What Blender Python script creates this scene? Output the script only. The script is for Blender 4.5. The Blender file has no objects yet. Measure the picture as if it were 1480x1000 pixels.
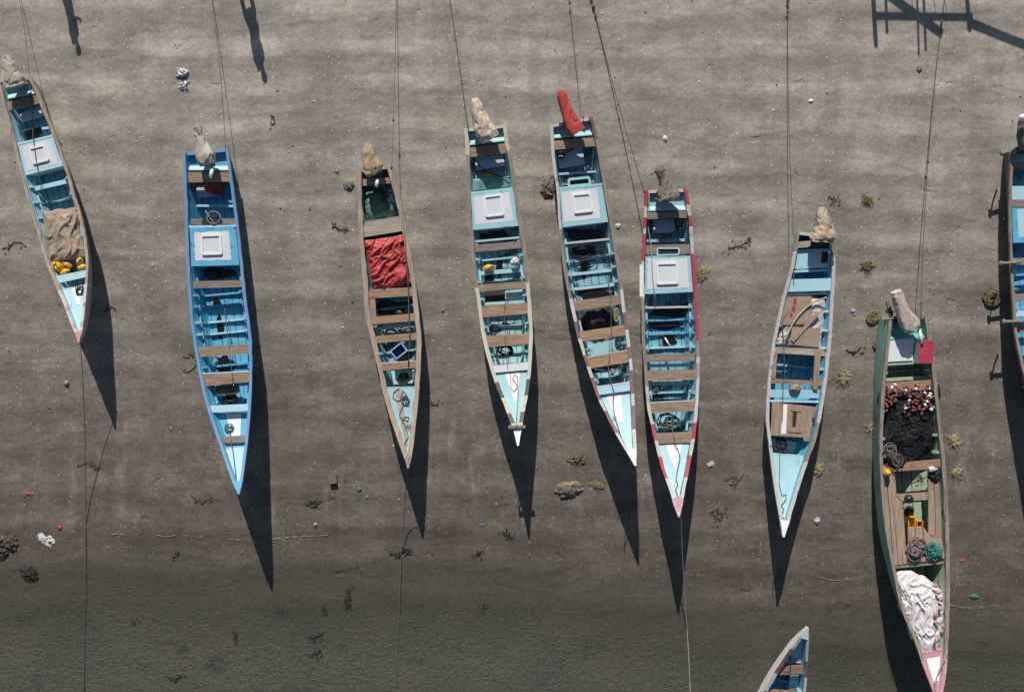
import bpy, math, random
from mathutils import Vector, noise, Matrix
random.seed(7)
R = math.radians
SC = bpy.context.scene
COL = SC.collection
S, H, CX, CY = 55.0, 24.5, 740.0, 500.0      # photo pixels per metre on the sand, camera height, picture centre


def P(px, py, z=0.0):
    f = (H - z) / H
    return Vector(((px - CX) / S * f, (CY - py) / S * f, z))


def clamp(a, lo=0.0, hi=1.0):
    return max(lo, min(hi, a))


def smooth(a, b, x):
    t = clamp((x - a) / (b - a))
    return t * t * (3 - 2 * t)


def N3(x, y, z=0.0):
    return noise.noise(Vector((x, y, z)))


# ---------------------------------------------------------------- node materials
def lin(c):
    return tuple(c) + (1.0,) if len(c) == 3 else c


class NT:
    def __init__(self, name):
        self.m = bpy.data.materials.new(name)
        self.m.use_nodes = True
        self.t = self.m.node_tree
        self.t.nodes.clear()
        self.out = self.t.nodes.new('ShaderNodeOutputMaterial')
        self.b = self.t.nodes.new('ShaderNodeBsdfPrincipled')
        self.t.links.new(self.b.outputs[0], self.out.inputs[0])
        self.tc = self.t.nodes.new('ShaderNodeTexCoord')

    def n(self, typ, **kw):
        o = self.t.nodes.new(typ)
        for k, v in kw.items():
            setattr(o, k, v)
        return o

    def l(self, a, b):
        self.t.links.new(a, b)

    def map(self, scale=(1, 1, 1), src='Object', loc=(0, 0, 0)):
        m = self.n('ShaderNodeMapping')
        m.inputs['Scale'].default_value = scale
        m.inputs['Location'].default_value = loc
        self.l(self.tc.outputs[src], m.inputs[0])
        return m.outputs[0]

    def noise(self, scale, vec=None, detail=4, rough=.55, dist=0.0):
        o = self.n('ShaderNodeTexNoise')
        o.inputs['Scale'].default_value = scale
        o.inputs['Detail'].default_value = detail
        o.inputs['Roughness'].default_value = rough
        o.inputs['Distortion'].default_value = dist
        self.l(vec if vec is not None else self.map(), o.inputs['Vector'])
        return o.outputs['Fac']

    def ramp(self, fac, a, b, ca=0.0, cb=1.0):
        o = self.n('ShaderNodeMapRange')
        o.interpolation_type = 'SMOOTHSTEP'
        o.inputs[1].default_value = a
        o.inputs[2].default_value = b
        o.inputs[3].default_value = ca
        o.inputs[4].default_value = cb
        self.l(fac, o.inputs[0])
        return o.outputs[0]

    def mix(self, fac, a, b, mode='MIX'):
        o = self.n('ShaderNodeMix', data_type='RGBA', blend_type=mode)
        for s, v in ((o.inputs[0], fac), (o.inputs[6], a), (o.inputs[7], b)):
            if hasattr(v, 'node'):
                self.l(v, s)
            elif isinstance(v, (int, float)):
                s.default_value = v
            else:
                s.default_value = lin(v)
        return o.outputs[2]

    def math(self, op, a, b=0.0):
        o = self.n('ShaderNodeMath', operation=op)
        for s, v in ((o.inputs[0], a), (o.inputs[1], b)):
            if hasattr(v, 'node'):
                self.l(v, s)
            else:
                s.default_value = v
        return o.outputs[0]

    def bump(self, h, strength=.5, dist=.02, prev=None):
        o = self.n('ShaderNodeBump')
        o.inputs['Strength'].default_value = strength
        o.inputs['Distance'].default_value = dist
        self.l(h, o.inputs['Height'])
        if prev is not None:
            self.l(prev, o.inputs['Normal'])
        return o.outputs[0]

    def done(self, col, rough=.6, normal=None):
        s = self.b.inputs['Base Color']
        if hasattr(col, 'node'):
            self.l(col, s)
        else:
            s.default_value = lin(col)
        r = self.b.inputs['Roughness']
        if hasattr(rough, 'node'):
            self.l(rough, r)
        else:
            r.default_value = rough
        if normal is not None:
            self.l(normal, self.b.inputs['Normal'])
        return self.m


_mats = {}


def paint(name, col, dirt=.35, dirtcol=(.05, .045, .04), wear=.2, wearcol=(.22, .17, .13), seed=0.0, fade=(.6, .7, .72)):
    """weathered boat paint: faded patches, grime stains and chipped flecks"""
    if name in _mats:
        return _mats[name]
    t = NT(name)
    v = t.map(loc=(seed * 3.7, seed * 1.9, seed))
    big = t.noise(2.2, v, 5, .6)
    c = t.mix(t.ramp(big, .42, .78, 0, .45), col, tuple(a * .45 + b * .55 for a, b in zip(col, fade)))
    c = t.mix(t.ramp(t.noise(1.6, t.map((1, 1, 1), loc=(seed + 5, 3, 1)), 6, .68), .69 - .40 * dirt, .80 - .32 * dirt, 0, .92), c, dirtcol)
    fl = t.noise(26, t.map((1, .45, 1), loc=(seed, 0, 0)), 5, .7)
    c = t.mix(t.ramp(fl, .70 - .22 * wear, .74 - .2 * wear), c, wearcol)
    sm_ = t.ramp(t.noise(6, t.map(loc=(seed + 2, 6, 1)), 6, .75), .66 - .12 * dirt, .72 - .12 * dirt, 0, .8)
    c = t.mix(sm_, c, dirtcol)
    ga = t.n('ShaderNodeAttribute')
    ga.attribute_name = 'plank'
    dst = t.math('ABSOLUTE', t.math('SUBTRACT', t.math('FRACT', ga.outputs['Fac']), .5))
    c = t.mix(t.math('MULTIPLY', t.math('LESS_THAN', dst, .07), t.ramp(t.noise(5, v, 3), .35, .5, .25, .8)), c, dirtcol)
    fine = t.noise(55, v, 3)
    c = t.mix(.28, c, t.mix(fine, (.25, .25, .25), (1, 1, 1)), 'MULTIPLY')
    _mats[name] = t.done(c, t.ramp(big, .3, .7, .45, .7), t.bump(fl, .25, .006))
    return _mats[name]


def wood(name, col, dark=.45, along='x', seed=0.0, grey=.2):
    if name in _mats:
        return _mats[name]
    t = NT(name)
    sc = (1.2, 16, 8) if along == 'x' else (16, 1.2, 8)
    g = t.noise(1.6, t.map(sc, loc=(seed, seed * 2, 0)), 6, .65, .6)
    big = t.noise(2.3, t.map(loc=(seed * 2, 4, 1)), 5)
    c = t.mix(t.ramp(g, .34, .66), tuple(a * dark for a in col), col)
    c = t.mix(t.ramp(big, .5, .75, 0, grey + .3), c, (.24, .23, .22))
    c = t.mix(t.ramp(t.noise(3.5, t.map(loc=(seed, 9, 2)), 6, .7), .6, .78, 0, .75), c, (.045, .038, .032))
    _mats[name] = t.done(c, .75, t.bump(g, .4, .01))
    return _mats[name]


def cloth(name, col, var=.35, scale=4.0, rough=.85, seed=0.0, spots=None):
    if name in _mats:
        return _mats[name]
    t = NT(name)
    a = t.noise(scale, t.map(loc=(seed, seed, 0)), 6, .65)
    c = t.mix(t.ramp(a, .35, .7), tuple(x * (1 - var) for x in col), col)
    if spots:
        c = t.mix(t.ramp(t.noise(scale * 1.7, t.map(loc=(seed + 3, 1, 0)), 5, .7), .56, .66, 0, .8), c, spots)
    w = t.noise(90, None, 2)
    base_b = t.bump(t.noise(14, None, 4), .35, .02)
    if 'canvas' in name or 'sacking' in name:
        cr = t.math('ABSOLUTE', t.math('SUBTRACT', t.noise(2.6, t.map((1.7, .55, 1), loc=(seed, 2, 0)), 1, .45, .7), .5))
        base_b = t.bump(t.ramp(cr, 0, .09), .55, .04, base_b)
    _mats[name] = t.done(c, rough, t.bump(w, .3, .004, base_b))
    return _mats[name]


def plain(name, col, rough=.5, var=.25, scale=18):
    if name in _mats:
        return _mats[name]
    t = NT(name)
    a = t.noise(scale, None, 5, .65)
    c = t.mix(t.ramp(a, .35, .68), tuple(x * (1 - var) for x in col), col)
    _mats[name] = t.done(c, rough, t.bump(a, .2, .005))
    return _mats[name]


# ---------------------------------------------------------------- mesh builder
class MB:
    def __init__(self):
        self.v, self.f, self.mi, self.sm = [], [], [], []

    def add(self, vs, fs, mi=0, sm=False):
        o = len(self.v)
        self.v += [Vector(p) for p in vs]
        for f in fs:
            self.f.append([i + o for i in f])
            self.mi.append(mi)
            self.sm.append(sm)

    def prism(self, top, depth, mi=0, side=None):
        n = len(top)
        bot = [Vector(p) - Vector((0, 0, depth)) for p in top]
        self.add(list(top) + bot, [list(range(n))], mi)
        self.add(list(top) + bot, [list(range(2 * n - 1, n - 1, -1))] + [[i, i + n, (i + 1) % n + n, (i + 1) % n] for i in range(n)], mi if side is None else side)

    def box(self, c, d, rot=0.0, mi=0, tilt=None):
        c = Vector(c)
        m = Matrix.Rotation(rot, 3, 'Z')
        if tilt:
            m = m @ Matrix.Rotation(tilt, 3, 'X')
        x, y, z = d[0] / 2, d[1] / 2, d[2] / 2
        vs = [c + m @ Vector(p) for p in ((-x, -y, -z), (x, -y, -z), (x, y, -z), (-x, y, -z), (-x, -y, z), (x, -y, z), (x, y, z), (-x, y, z))]
        self.add(vs, [[3, 2, 1, 0], [4, 5, 6, 7], [0, 1, 5, 4], [1, 2, 6, 5], [2, 3, 7, 6], [3, 0, 4, 7]], mi)

    def beam(self, a, b, w, h, mi=0):
        a, b = Vector(a), Vector(b)
        d = (b - a).normalized()
        up = Vector((0, 0, 1)) if abs(d.z) < .95 else Vector((0, 1, 0))
        s = d.cross(up).normalized()
        u = s.cross(d)
        vs = [p + s * (i * w / 2) + u * (j * h / 2) for p in (a, b) for i, j in ((-1, -1), (1, -1), (1, 1), (-1, 1))]
        self.add(vs, [[3, 2, 1, 0], [4, 5, 6, 7], [0, 1, 5, 4], [1, 2, 6, 5], [2, 3, 7, 6], [3, 0, 4, 7]], mi)

    def tube(self, pts, r, n=6, mi=0, sm=True):
        pts = [Vector(p) for p in pts]
        rs = r if isinstance(r, (list, tuple)) else [r] * len(pts)
        vs, fs = [], []
        m = len(pts)
        for i, p in enumerate(pts):
            d = (pts[min(i + 1, m - 1)] - pts[max(i - 1, 0)])
            d = d.normalized() if d.length > 1e-9 else Vector((0, 1, 0))
            up = Vector((0, 0, 1)) if abs(d.z) < .9 else Vector((0, 1, 0))
            s = d.cross(up).normalized()
            u = s.cross(d)
            for k in range(n):
                a = 2 * math.pi * (k + .5) / n
                vs.append(p + (s * math.cos(a) + u * math.sin(a)) * rs[i])
        for i in range(m - 1):
            for k in range(n):
                k2 = (k + 1) % n
                fs.append([i * n + k, i * n + k2, (i + 1) * n + k2, (i + 1) * n + k])
        fs.append(list(range(n - 1, -1, -1)))
        fs.append([(m - 1) * n + k for k in range(n)])
        self.add(vs, fs, mi, sm)

    def blob(self, c, r, n=8, mi=0, rot=0.0, jit=0.0, tilt=0.0):
        c = Vector(c)
        rx, ry, rz = (r, r, r) if isinstance(r, (int, float)) else r
        m = Matrix.Rotation(rot, 3, 'Z') @ Matrix.Rotation(tilt, 3, 'X')
        rings = max(4, n // 2)
        vs = []
        q = random.random() * 50
        for i in range(1, rings):
            a = math.pi * i / rings
            for k in range(n):
                b = 2 * math.pi * k / n
                d = Vector((math.sin(a) * math.cos(b), math.sin(a) * math.sin(b), math.cos(a)))
                s = 1 + jit * N3(d.x * 2 + q, d.y * 2, d.z * 2)
                vs.append(c + m @ Vector((d.x * rx * s, d.y * ry * s, d.z * rz * s)))
        t = len(vs)
        vs += [c + m @ Vector((0, 0, rz)), c + m @ Vector((0, 0, -rz))]
        fs = [[i * n + k, (i + 1) * n + k, (i + 1) * n + (k + 1) % n, i * n + (k + 1) % n] for i in range(rings - 2) for k in range(n)]
        fs += [[t, k, (k + 1) % n] for k in range(n)]
        fs += [[t + 1, (rings - 2) * n + (k + 1) % n, (rings - 2) * n + k] for k in range(n)]
        self.add(vs, fs, mi, True)

    def grid(self, fn, nu, nv, mi=0, sm=True, mif=None):
        vs = [fn(i / (nu - 1), j / (nv - 1)) for i in range(nu) for j in range(nv)]
        o = len(self.v)
        self.v += [Vector(p) for p in vs]
        for i in range(nu - 1):
            for j in range(nv - 1):
                self.f.append([o + i * nv + j, o + (i + 1) * nv + j, o + (i + 1) * nv + j + 1, o + i * nv + j + 1])
                self.mi.append(mif(i / (nu - 1), j / (nv - 1)) if mif else mi)
                self.sm.append(sm)

    def build(self, name, mats, parent=None, origin=None, fix=True):
        if not isinstance(mats, (list, tuple)):
            mats = [mats]
        if parent is not None:
            o0 = parent['_o'] if '_o' in parent else None
            org = Vector(o0)
        else:
            org = Vector(origin) if origin is not None else sum(self.v, Vector()) / max(1, len(self.v))
            if origin is None:
                org.z = min(p.z for p in self.v)
        me = bpy.data.meshes.new(name)
        me.from_pydata([tuple(p - org) for p in self.v], [], self.f)
        for m in mats:
            me.materials.append(m)
        me.polygons.foreach_set('material_index', self.mi)
        me.polygons.foreach_set('use_smooth', self.sm)
        me.update()
        ob = bpy.data.objects.new(name, me)
        COL.objects.link(ob)
        ob['_o'] = list(org)
        if parent is not None:
            ob.parent = parent
        else:
            ob.location = org
        return ob


def tag(o, label, cat, group=None, kind=None):
    o['label'] = label
    o['category'] = cat
    if group:
        o['group'] = group
    if kind:
        o['kind'] = kind
    return o


def thing(name, label, cat, loc, group=None):
    o = bpy.data.objects.new(name, None)
    o.empty_display_size = .2
    COL.objects.link(o)
    o.location = loc
    o['_o'] = list(loc)
    return tag(o, label, cat, group)


# ---------------------------------------------------------------- ground, water
def shore(x):
    return -5.15 - 1.55 * smooth(-3, 12, x) + .16 * math.sin(x * .55 + 1) + .09 * math.sin(x * 1.7)


def ground_z(x, y):
    d = y - shore(x)
    z = -.025 + .025 * smooth(0, 1.2, d) if d > 0 else -.025 + d * .045
    return z + .008 * N3(x * .5, y * 1.1)


def G(px, py):
    p = P(px, py)
    p.z = ground_z(p.x, p.y)
    return p


def axis(lo, hi, step, far):
    a = []
    x = lo
    while x <= hi + 1e-6:
        a.append(x)
        x += step
    st, q = step, hi
    up = []
    while q < far:
        st *= 1.35
        q += st
        up.append(q)
    st, q = step, lo
    dn = []
    while q > -far:
        st *= 1.35
        q -= st
        dn.append(q)
    return dn[::-1] + a + up


xs, ys = axis(-17, 17, .16, 400), axis(-12, 13, .12, 400)
NX, NY = len(xs), len(ys)
mb = MB()
mb.grid(lambda u, v: (xs[round(u * (NX - 1))], ys[round(v * (NY - 1))], ground_z(xs[round(u * (NX - 1))], max(ys[round(v * (NY - 1))], -60))), NX, NY)

t = NT('beach_sand')
pos = t.map()
sep = t.n('ShaderNodeSeparateXYZ')
t.l(t.tc.outputs['Object'], sep.inputs[0])
yv = sep.outputs[1]
xv = sep.outputs[0]
wob = t.noise(.35, t.map((.6, 1, 1)), 4)
bands = t.noise(1.0, t.map((.30, 1.05, 1), loc=(3, 0, 0)), 4, .5, .9)
mott = t.noise(.8, t.map((1, 1, 1), loc=(7, 2, 0)), 6, .65)
streak = t.noise(1.0, t.map((4.5, .45, 1)), 5, .6)
yw = t.math('ADD', yv, t.math('MULTIPLY', t.math('SUBTRACT', wob, .5), 3.0))
dry = t.ramp(yw, -5.5, 8.0)
shorepos = t.math('ADD', yv, t.ramp(xv, -3, 12, 5.15, 6.7))
wet = t.ramp(t.math('ADD', shorepos, t.math('MULTIPLY', t.math('SUBTRACT', wob, .5), 1.2)), -1.3, .75, 1, 0)
c = t.mix(dry, (.146, .126, .104), (.352, .315, .277))
c = t.mix(t.ramp(bands, .40, .64), c, t.mix(1.0, c, (1.20, 1.19, 1.18), 'MULTIPLY'))
c = t.mix(t.ramp(mott, .34, .64, .9, 0), c, t.mix(1.0, c, (.76, .75, .74), 'MULTIPLY'))
c = t.mix(t.ramp(streak, .3, .66, .55, 0), c, t.mix(1.0, c, (.82, .815, .81), 'MULTIPLY'))
# low wind and tide ripples, pale runnels where water drained off
wv = t.n('ShaderNodeTexWave', wave_type='BANDS', bands_direction='Y', wave_profile='SIN')
wv.inputs['Scale'].default_value = .30
wv.inputs['Distortion'].default_value = 5.0
wv.inputs['Detail'].default_value = 3
wv.inputs['Detail Scale'].default_value = .55
wv.inputs['Detail Roughness'].default_value = .55
t.l(t.map((.45, 1, 1)), wv.inputs['Vector'])
wmask = t.math('MULTIPLY', t.ramp(t.noise(.4, t.map(loc=(11, 3, 0)), 3), .35, .6), t.ramp(yv, -3, 1, .45, 1))
c = t.mix(t.math('MULTIPLY', t.ramp(wv.outputs['Fac'], .45, .95), wmask), c, t.mix(1.0, c, (1.30, 1.29, 1.27), 'MULTIPLY'))
clump = t.noise(2.1, t.map((.8, 1.1, 1), loc=(2, 9, 0)), 7, .68, .3)
c = t.mix(t.ramp(clump, .38, .60, 1, 0), c, t.mix(1.0, c, (.83, .825, .82), 'MULTIPLY'))
run = t.ramp(t.noise(1.0, t.map((2.2, .5, 1), loc=(5, 1, 0)), 5, .65, .4), .52, .72)
zone = t.math('MULTIPLY', t.ramp(yv, -5.2, -4.2), t.ramp(yv, -2.8, -1.0, 1, 0))
c = t.mix(t.math('MULTIPLY', run, zone), c, t.mix(1.0, c, (1.5, 1.48, 1.45), 'MULTIPLY'))
# coarse shelly patches
sh = t.ramp(t.noise(.42, t.map((1, 1.4, 1), loc=(1.7, 8.3, 0)), 4, .6), .55, .72)
grit = t.noise(28, pos, 3, .7)
c = t.mix(t.math('MULTIPLY', sh, t.ramp(grit, .4, .7)), c, (.40, .34, .28))
swash = t.ramp(t.math('ADD', shorepos, t.math('MULTIPLY', t.math('SUBTRACT', t.noise(.9, t.map((1, 1, 1), loc=(4, 4, 0)), 3), .5), .9)), .30, .52, 1, 0)
c = t.mix(swash, c, t.mix(1.0, c, (.84, .83, .82), 'MULTIPLY'))
c = t.mix(t.math('MULTIPLY', wet, .85), c, (.098, .088, .069))
gr2 = t.noise(60, pos, 3, .75)
c = t.mix(.75, c, t.mix(t.ramp(gr2, .25, .75), (.60, .59, .58), (1.25, 1.25, 1.25)), 'MULTIPLY')
gr3 = t.noise(9, pos, 5, .7)
c = t.mix(.6, c, t.mix(t.ramp(gr3, .3, .7), (.72, .72, .72), (1.15, 1.15, 1.15)), 'MULTIPLY')
for sc_, thr, colr, ml in ((11, .055, (.62, .58, .52), 1.0), (17, .05, (.03, .027, .024), .8), (23, .06, (.5, .46, .4), .8)):
    vo = t.n('ShaderNodeTexVoronoi')
    vo.inputs['Scale'].default_value = sc_
    t.l(pos, vo.inputs['Vector'])
    sp = t.n('ShaderNodeSeparateColor')
    t.l(vo.outputs['Color'], sp.inputs[0])
    size = t.math('MULTIPLY', t.ramp(sp.outputs[0], .62, 1.0), thr * 3.4)
    m = t.math('MULTIPLY', t.math('LESS_THAN', vo.outputs['Distance'], size), t.math('MULTIPLY', t.ramp(wet, .2, 1, 1, .12), t.ramp(yv, -5, 3, .4, 1)))
    c = t.mix(t.math('MULTIPLY', m, ml), c, colr)
rgh = t.ramp(wet, 0, 1, .9, .62)
h1 = t.bump(t.noise(3.2, pos, 8, .62), .45, .06)
h2 = t.bump(t.noise(38, pos, 4, .7), .5, .015, h1)
pv = t.n('ShaderNodeTexVoronoi', feature='SMOOTH_F1')
pv.inputs['Scale'].default_value = 2.1
pv.inputs['Smoothness'].default_value = .3
wn_ = t.n('ShaderNodeTexNoise')
wn_.inputs['Scale'].default_value = 5
wn_.inputs['Detail'].default_value = 3
t.l(pos, wn_.inputs['Vector'])
wa_ = t.n('ShaderNodeVectorMath', operation='MULTIPLY_ADD')
t.l(wn_.outputs['Color'], wa_.inputs[0])
wa_.inputs[1].default_value = (.45, .45, 0)
t.l(pos, wa_.inputs[2])
t.l(wa_.outputs[0], pv.inputs['Vector'])
ps = t.n('ShaderNodeSeparateColor')
t.l(pv.outputs['Color'], ps.inputs[0])
pit = t.math('MULTIPLY', t.ramp(pv.outputs['Distance'], .10, .26, -1, 0), t.ramp(ps.outputs[1], .68, .9))
h2 = t.bump(pit, .5, .035, h2)
h2 = t.bump(wv.outputs['Fac'], .35, .05, h2)
h3 = t.bump(t.noise(1.0, t.map((.5, 1.6, 1), loc=(3, 5, 0)), 2, .5, .5), .45, .10, h2)
sand = t.done(c, rgh, h3)
t.b.inputs['Specular IOR Level'].default_value = .25
g = mb.build('beach_sand', sand, origin=(0, 0, 0))
g['kind'] = 'structure'

WZ = -.03
def ripple(x, y, dep):
    a = smooth(0.0, .10, dep)
    w = Vector((x * 6.0 + .8 * N3(x * 1.3, y * 1.3, 4), y * 8.6 + .8 * N3(x * 1.3, y * 1.3, 9), 0))
    r = (1 - 2.2 * abs(noise.noise(w))) * .55 + .45 * noise.noise(w * 1.9 + Vector((4, 2, 7)))
    return a * (.017 * r + .006 * N3(x * 1.5, y * 2.4, 2))


wys = axis(-9.4, -4.4, .036, 400)
wys = [y for y in wys if y < -3.5]
wxs = axis(-13.7, 13.7, .042, 400)
mb = MB()
dep = []
def wfn(u, v):
    x, y = wxs[round(u * (len(wxs) - 1))], wys[round(v * (len(wys) - 1))]
    d_ = max(0.0, WZ - ground_z(x, max(y, -60)))
    dep.append(d_)
    return (x, y, WZ + (ripple(x, y, d_) if abs(x) < 60 and y > -60 else 0))
mb.grid(wfn, len(wxs), len(wys))
t = NT('shallow_sea_water')
att = t.n('ShaderNodeAttribute')
att.attribute_name = 'depth'
pos = t.map()
wr1 = t.math('ABSOLUTE', t.math('SUBTRACT', t.noise(9.5, t.map((1, 1.35, 1)), 3, .55, .9), .5))
bp = t.bump(wr1, 1.0, .075)
bp = t.bump(t.noise(24, t.map((1, 1.2, 1)), 2, .6, .8), .7, .03, bp)
blot = t.ramp(t.noise(.8, t.map(loc=(2, 0, 0)), 5, .6), .60, .74, 0, .8)
murk = t.mix(t.ramp(t.noise(.45, None, 4), .35, .7), (.128, .122, .091), (.106, .106, .083))
murk = t.mix(blot, murk, (.042, .048, .046))
t.done(murk, .38, bp)
t.b.inputs['IOR'].default_value = 1.33
tr = t.n('ShaderNodeBsdfTransparent')
tint = t.mix(t.ramp(att.outputs['Fac'], 0.0, .10), (1, 1, 1), (.84, .86, .80))
t.l(tint, tr.inputs[0])
mx = t.n('ShaderNodeMixShader')
t.l(t.ramp(att.outputs['Fac'], 0.0, .15, .0, .74), mx.inputs[0])
t.l(tr.outputs[0], mx.inputs[1])
t.l(t.b.outputs[0], mx.inputs[2])
t.l(mx.outputs[0], t.out.inputs[0])
w = mb.build('sea_water', t.m, origin=(0, 0, 0))
a = w.data.attributes.new('depth', 'FLOAT', 'POINT')
a.data.foreach_set('value', dep)
w['kind'] = 'structure'


# ---------------------------------------------------------------- boats
def hermite(pts):
    n = len(pts)
    tg = []
    for i in range(n):
        a, b = pts[max(0, i - 1)], pts[min(n - 1, i + 1)]
        tg.append((b[1] - a[1]) / (b[0] - a[0]))

    def f(x):
        if x <= pts[0][0]:
            return pts[0][1] + tg[0] * (x - pts[0][0])
        if x >= pts[-1][0]:
            return pts[-1][1]
        i = 0
        while x > pts[i + 1][0]:
            i += 1
        d = pts[i + 1][0] - pts[i][0]
        s = (x - pts[i][0]) / d
        return ((2 * s ** 3 - 3 * s * s + 1) * pts[i][1] + (s ** 3 - 2 * s * s + s) * d * tg[i] + (-2 * s ** 3 + 3 * s * s) * pts[i + 1][1] + (s ** 3 - s * s) * d * tg[i + 1])
    return f


BGROUP = 'wooden fishing boats along the beach'


class Boat:
    def __init__(s, label, left, right, tip, hb, outer, inner, rail, railw=.07, hs=.82, hm=.76, stem=None, stem_u=.955, railpatch=(), zoff=0.0, fb=.54, transom=True, curve=2.0):
        a = Vector(((left[0][0] + right[0][0]) / 2, (left[0][1] + right[0][1]) / 2))
        b = Vector(tip)
        s.a, s.len = a, (b - a).length
        s.d = (b - a).normalized()
        s.n = Vector((s.d.y, -s.d.x))            # towards the left edge list
        if (Vector(left[len(left) // 2]) - a).dot(s.n) < 0:
            s.n = -s.n

        def prof(pts):
            q = [((Vector(p) - a).dot(s.d) / s.len, (Vector(p) - a).dot(s.n)) for p in pts]
            q[0] = (0.0, q[0][1])
            return hermite(q + [(1.0, 0.0)])
        s.fl, s.fr = prof(left), prof(right)
        s.hk = hermite([(-.05, hs), (0, hs), (.3, hm), (.6, hm + (hb - hm) * .13), (.82, hm + (hb - hm) * .47), (1, hb)])
        s.hb, s.zoff, s.fb, s.curve = hb, zoff, fb, curve
        wa, wb = P(a.x, a.y, .4), P(b.x, b.y, .9)
        s.wd = (wb - wa)
        s.wd.z = 0
        s.wd.normalize()
        s.tab = []
        for i in range(201):
            u = i / 200
            L, Rr = s.gun(u)
            s.tab.append((((L + Rr) / 2).dot(s.wd), u))
        o = sum((p for p in s.gun(.5)), Vector()) / 2
        s.o = Vector((o.x, o.y, 0))
        s.t = thing('wooden_boat', label, 'boat', s.o, BGROUP)
        s.rail, s.inner, s.outer = rail, inner, outer
        s.hull(outer, inner)
        s.rails(rail, railw, railpatch)
        if transom:
            s.transom(inner)
        if stem:
            s.stem(stem, stem_u)

    def px(s, u, off):
        return s.a + s.d * (u * s.len) + s.n * off

    def h(s, u):
        return s.hk(u) + s.zoff

    def gun(s, u):
        z = s.h(u)
        l, r = s.px(u, s.fl(u)), s.px(u, s.fr(u))
        return P(l.x, l.y, z), P(r.x, r.y, z)

    def zb(s, u):
        return s.zoff - .02 + (s.h(u) - s.zoff - .1) * (clamp((u - .6) / .4)) ** s.curve

    def zf(s, u):
        return s.zb(u) + .24

    def side(s, u, z, inset=.045):
        L, Rr = s.gun(u)
        c, hw = (L + Rr) / 2, (Rr - L) / 2
        zb, h = s.zb(u), s.h(u)
        fb = s.fb + .1 * (1 - smooth(0, .3, u)) - (s.fb - .22) * smooth(.55, .95, u)
        f = fb + (1 - fb) * clamp((z - zb) / max(.02, h - zb)) ** .8
        k = max(.03, hw.length * f - inset) / max(.03, hw.length)
        q0, q1 = c - hw * k, c + hw * k
        q0.z = q1.z = z
        return q0, q1

    def uw(s, w):
        t = Vector((w.x, w.y, 0)).dot(s.wd)
        tb = s.tab
        if t <= tb[0][0]:
            return 0.0
        for i in range(200):
            if t <= tb[i + 1][0]:
                return tb[i][1] + (tb[i + 1][1] - tb[i][1]) * (t - tb[i][0]) / max(1e-6, tb[i + 1][0] - tb[i][0])
        return 1.0

    def ue(s, py, left, drop):
        """station on the inner left or right side where the picture row py crosses, `drop` below the gunwale"""
        lo, hi = -.05, 1.0
        f = s.fl if left else s.fr
        sg = 1 if s.d.y > 0 else -1
        for _ in range(40):
            m = (lo + hi) / 2
            if (s.px(m, f(m)).y - py) * sg < 0:
                lo = m
            else:
                hi = m
        u = lo
        p = s.px(u, f(u))
        return s.uw(P(p.x, p.y, s.h(u) - drop))

    def at(s, px, py, drop=.1):
        u = s.uw(P(px, py, .7))
        return P(px, py, s.h(u) - drop)

    def floor(s, px, py, up=.02):
        u = s.uw(P(px, py, .3))
        return P(px, py, s.zf(u) + up)

    def hull(s, outer, inner):
        us = [i / 44 for i in range(44)] + [.985, .998]
        mb = MB()
        rings = []
        for u in us:
            h, zb, zf = s.h(u), s.zb(u), s.zf(u)
            zf = min(zf, h - .03)
            o = [s.side(u, zb + (h - zb) * k, 0.0) for k in (1, .66, .33, .08, 0)]
            inn = [s.side(u, zf + (h - zf) * k) for k in (1, .6, .25, 0)]
            keel = (o[-1][0] + o[-1][1]) / 2 - Vector((0, 0, .03))
            rings.append([p[0] for p in o] + [keel] + [p[1] for p in o[::-1]] + [p[1] for p in inn] + [p[0] for p in inn[::-1]])
        n = len(rings[0])
        gir = []
        for r in rings:
            g = [0.0]
            for k in range(1, n):
                g.append(0.0 if k == 11 else g[-1] + (r[k] - r[k - 1]).length)
            to, ti = g[10], g[n - 1]
            gir.append([q / max(.01, to) * 12 if k < 11 else q / max(.01, ti) * 11 for k, q in enumerate(g)])
        att = []
        for i in range(len(rings) - 1):
            for k in range(n):
                k2 = (k + 1) % n
                mb.add([rings[i][k], rings[i][k2], rings[i + 1][k2], rings[i + 1][k]], [[3, 2, 1, 0]], 0 if k < 10 else 1)
                if k in (10, n - 1):
                    att += [0.0] * 4
                else:
                    att += [gir[i][k], gir[i][k2], gir[i + 1][k2], gir[i + 1][k]]
        s.hullob = mb.build('hull', [outer, inner], s.t)
        a_ = s.hullob.data.attributes.new('plank', 'FLOAT', 'POINT')
        a_.data.foreach_set('value', att)

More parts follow.
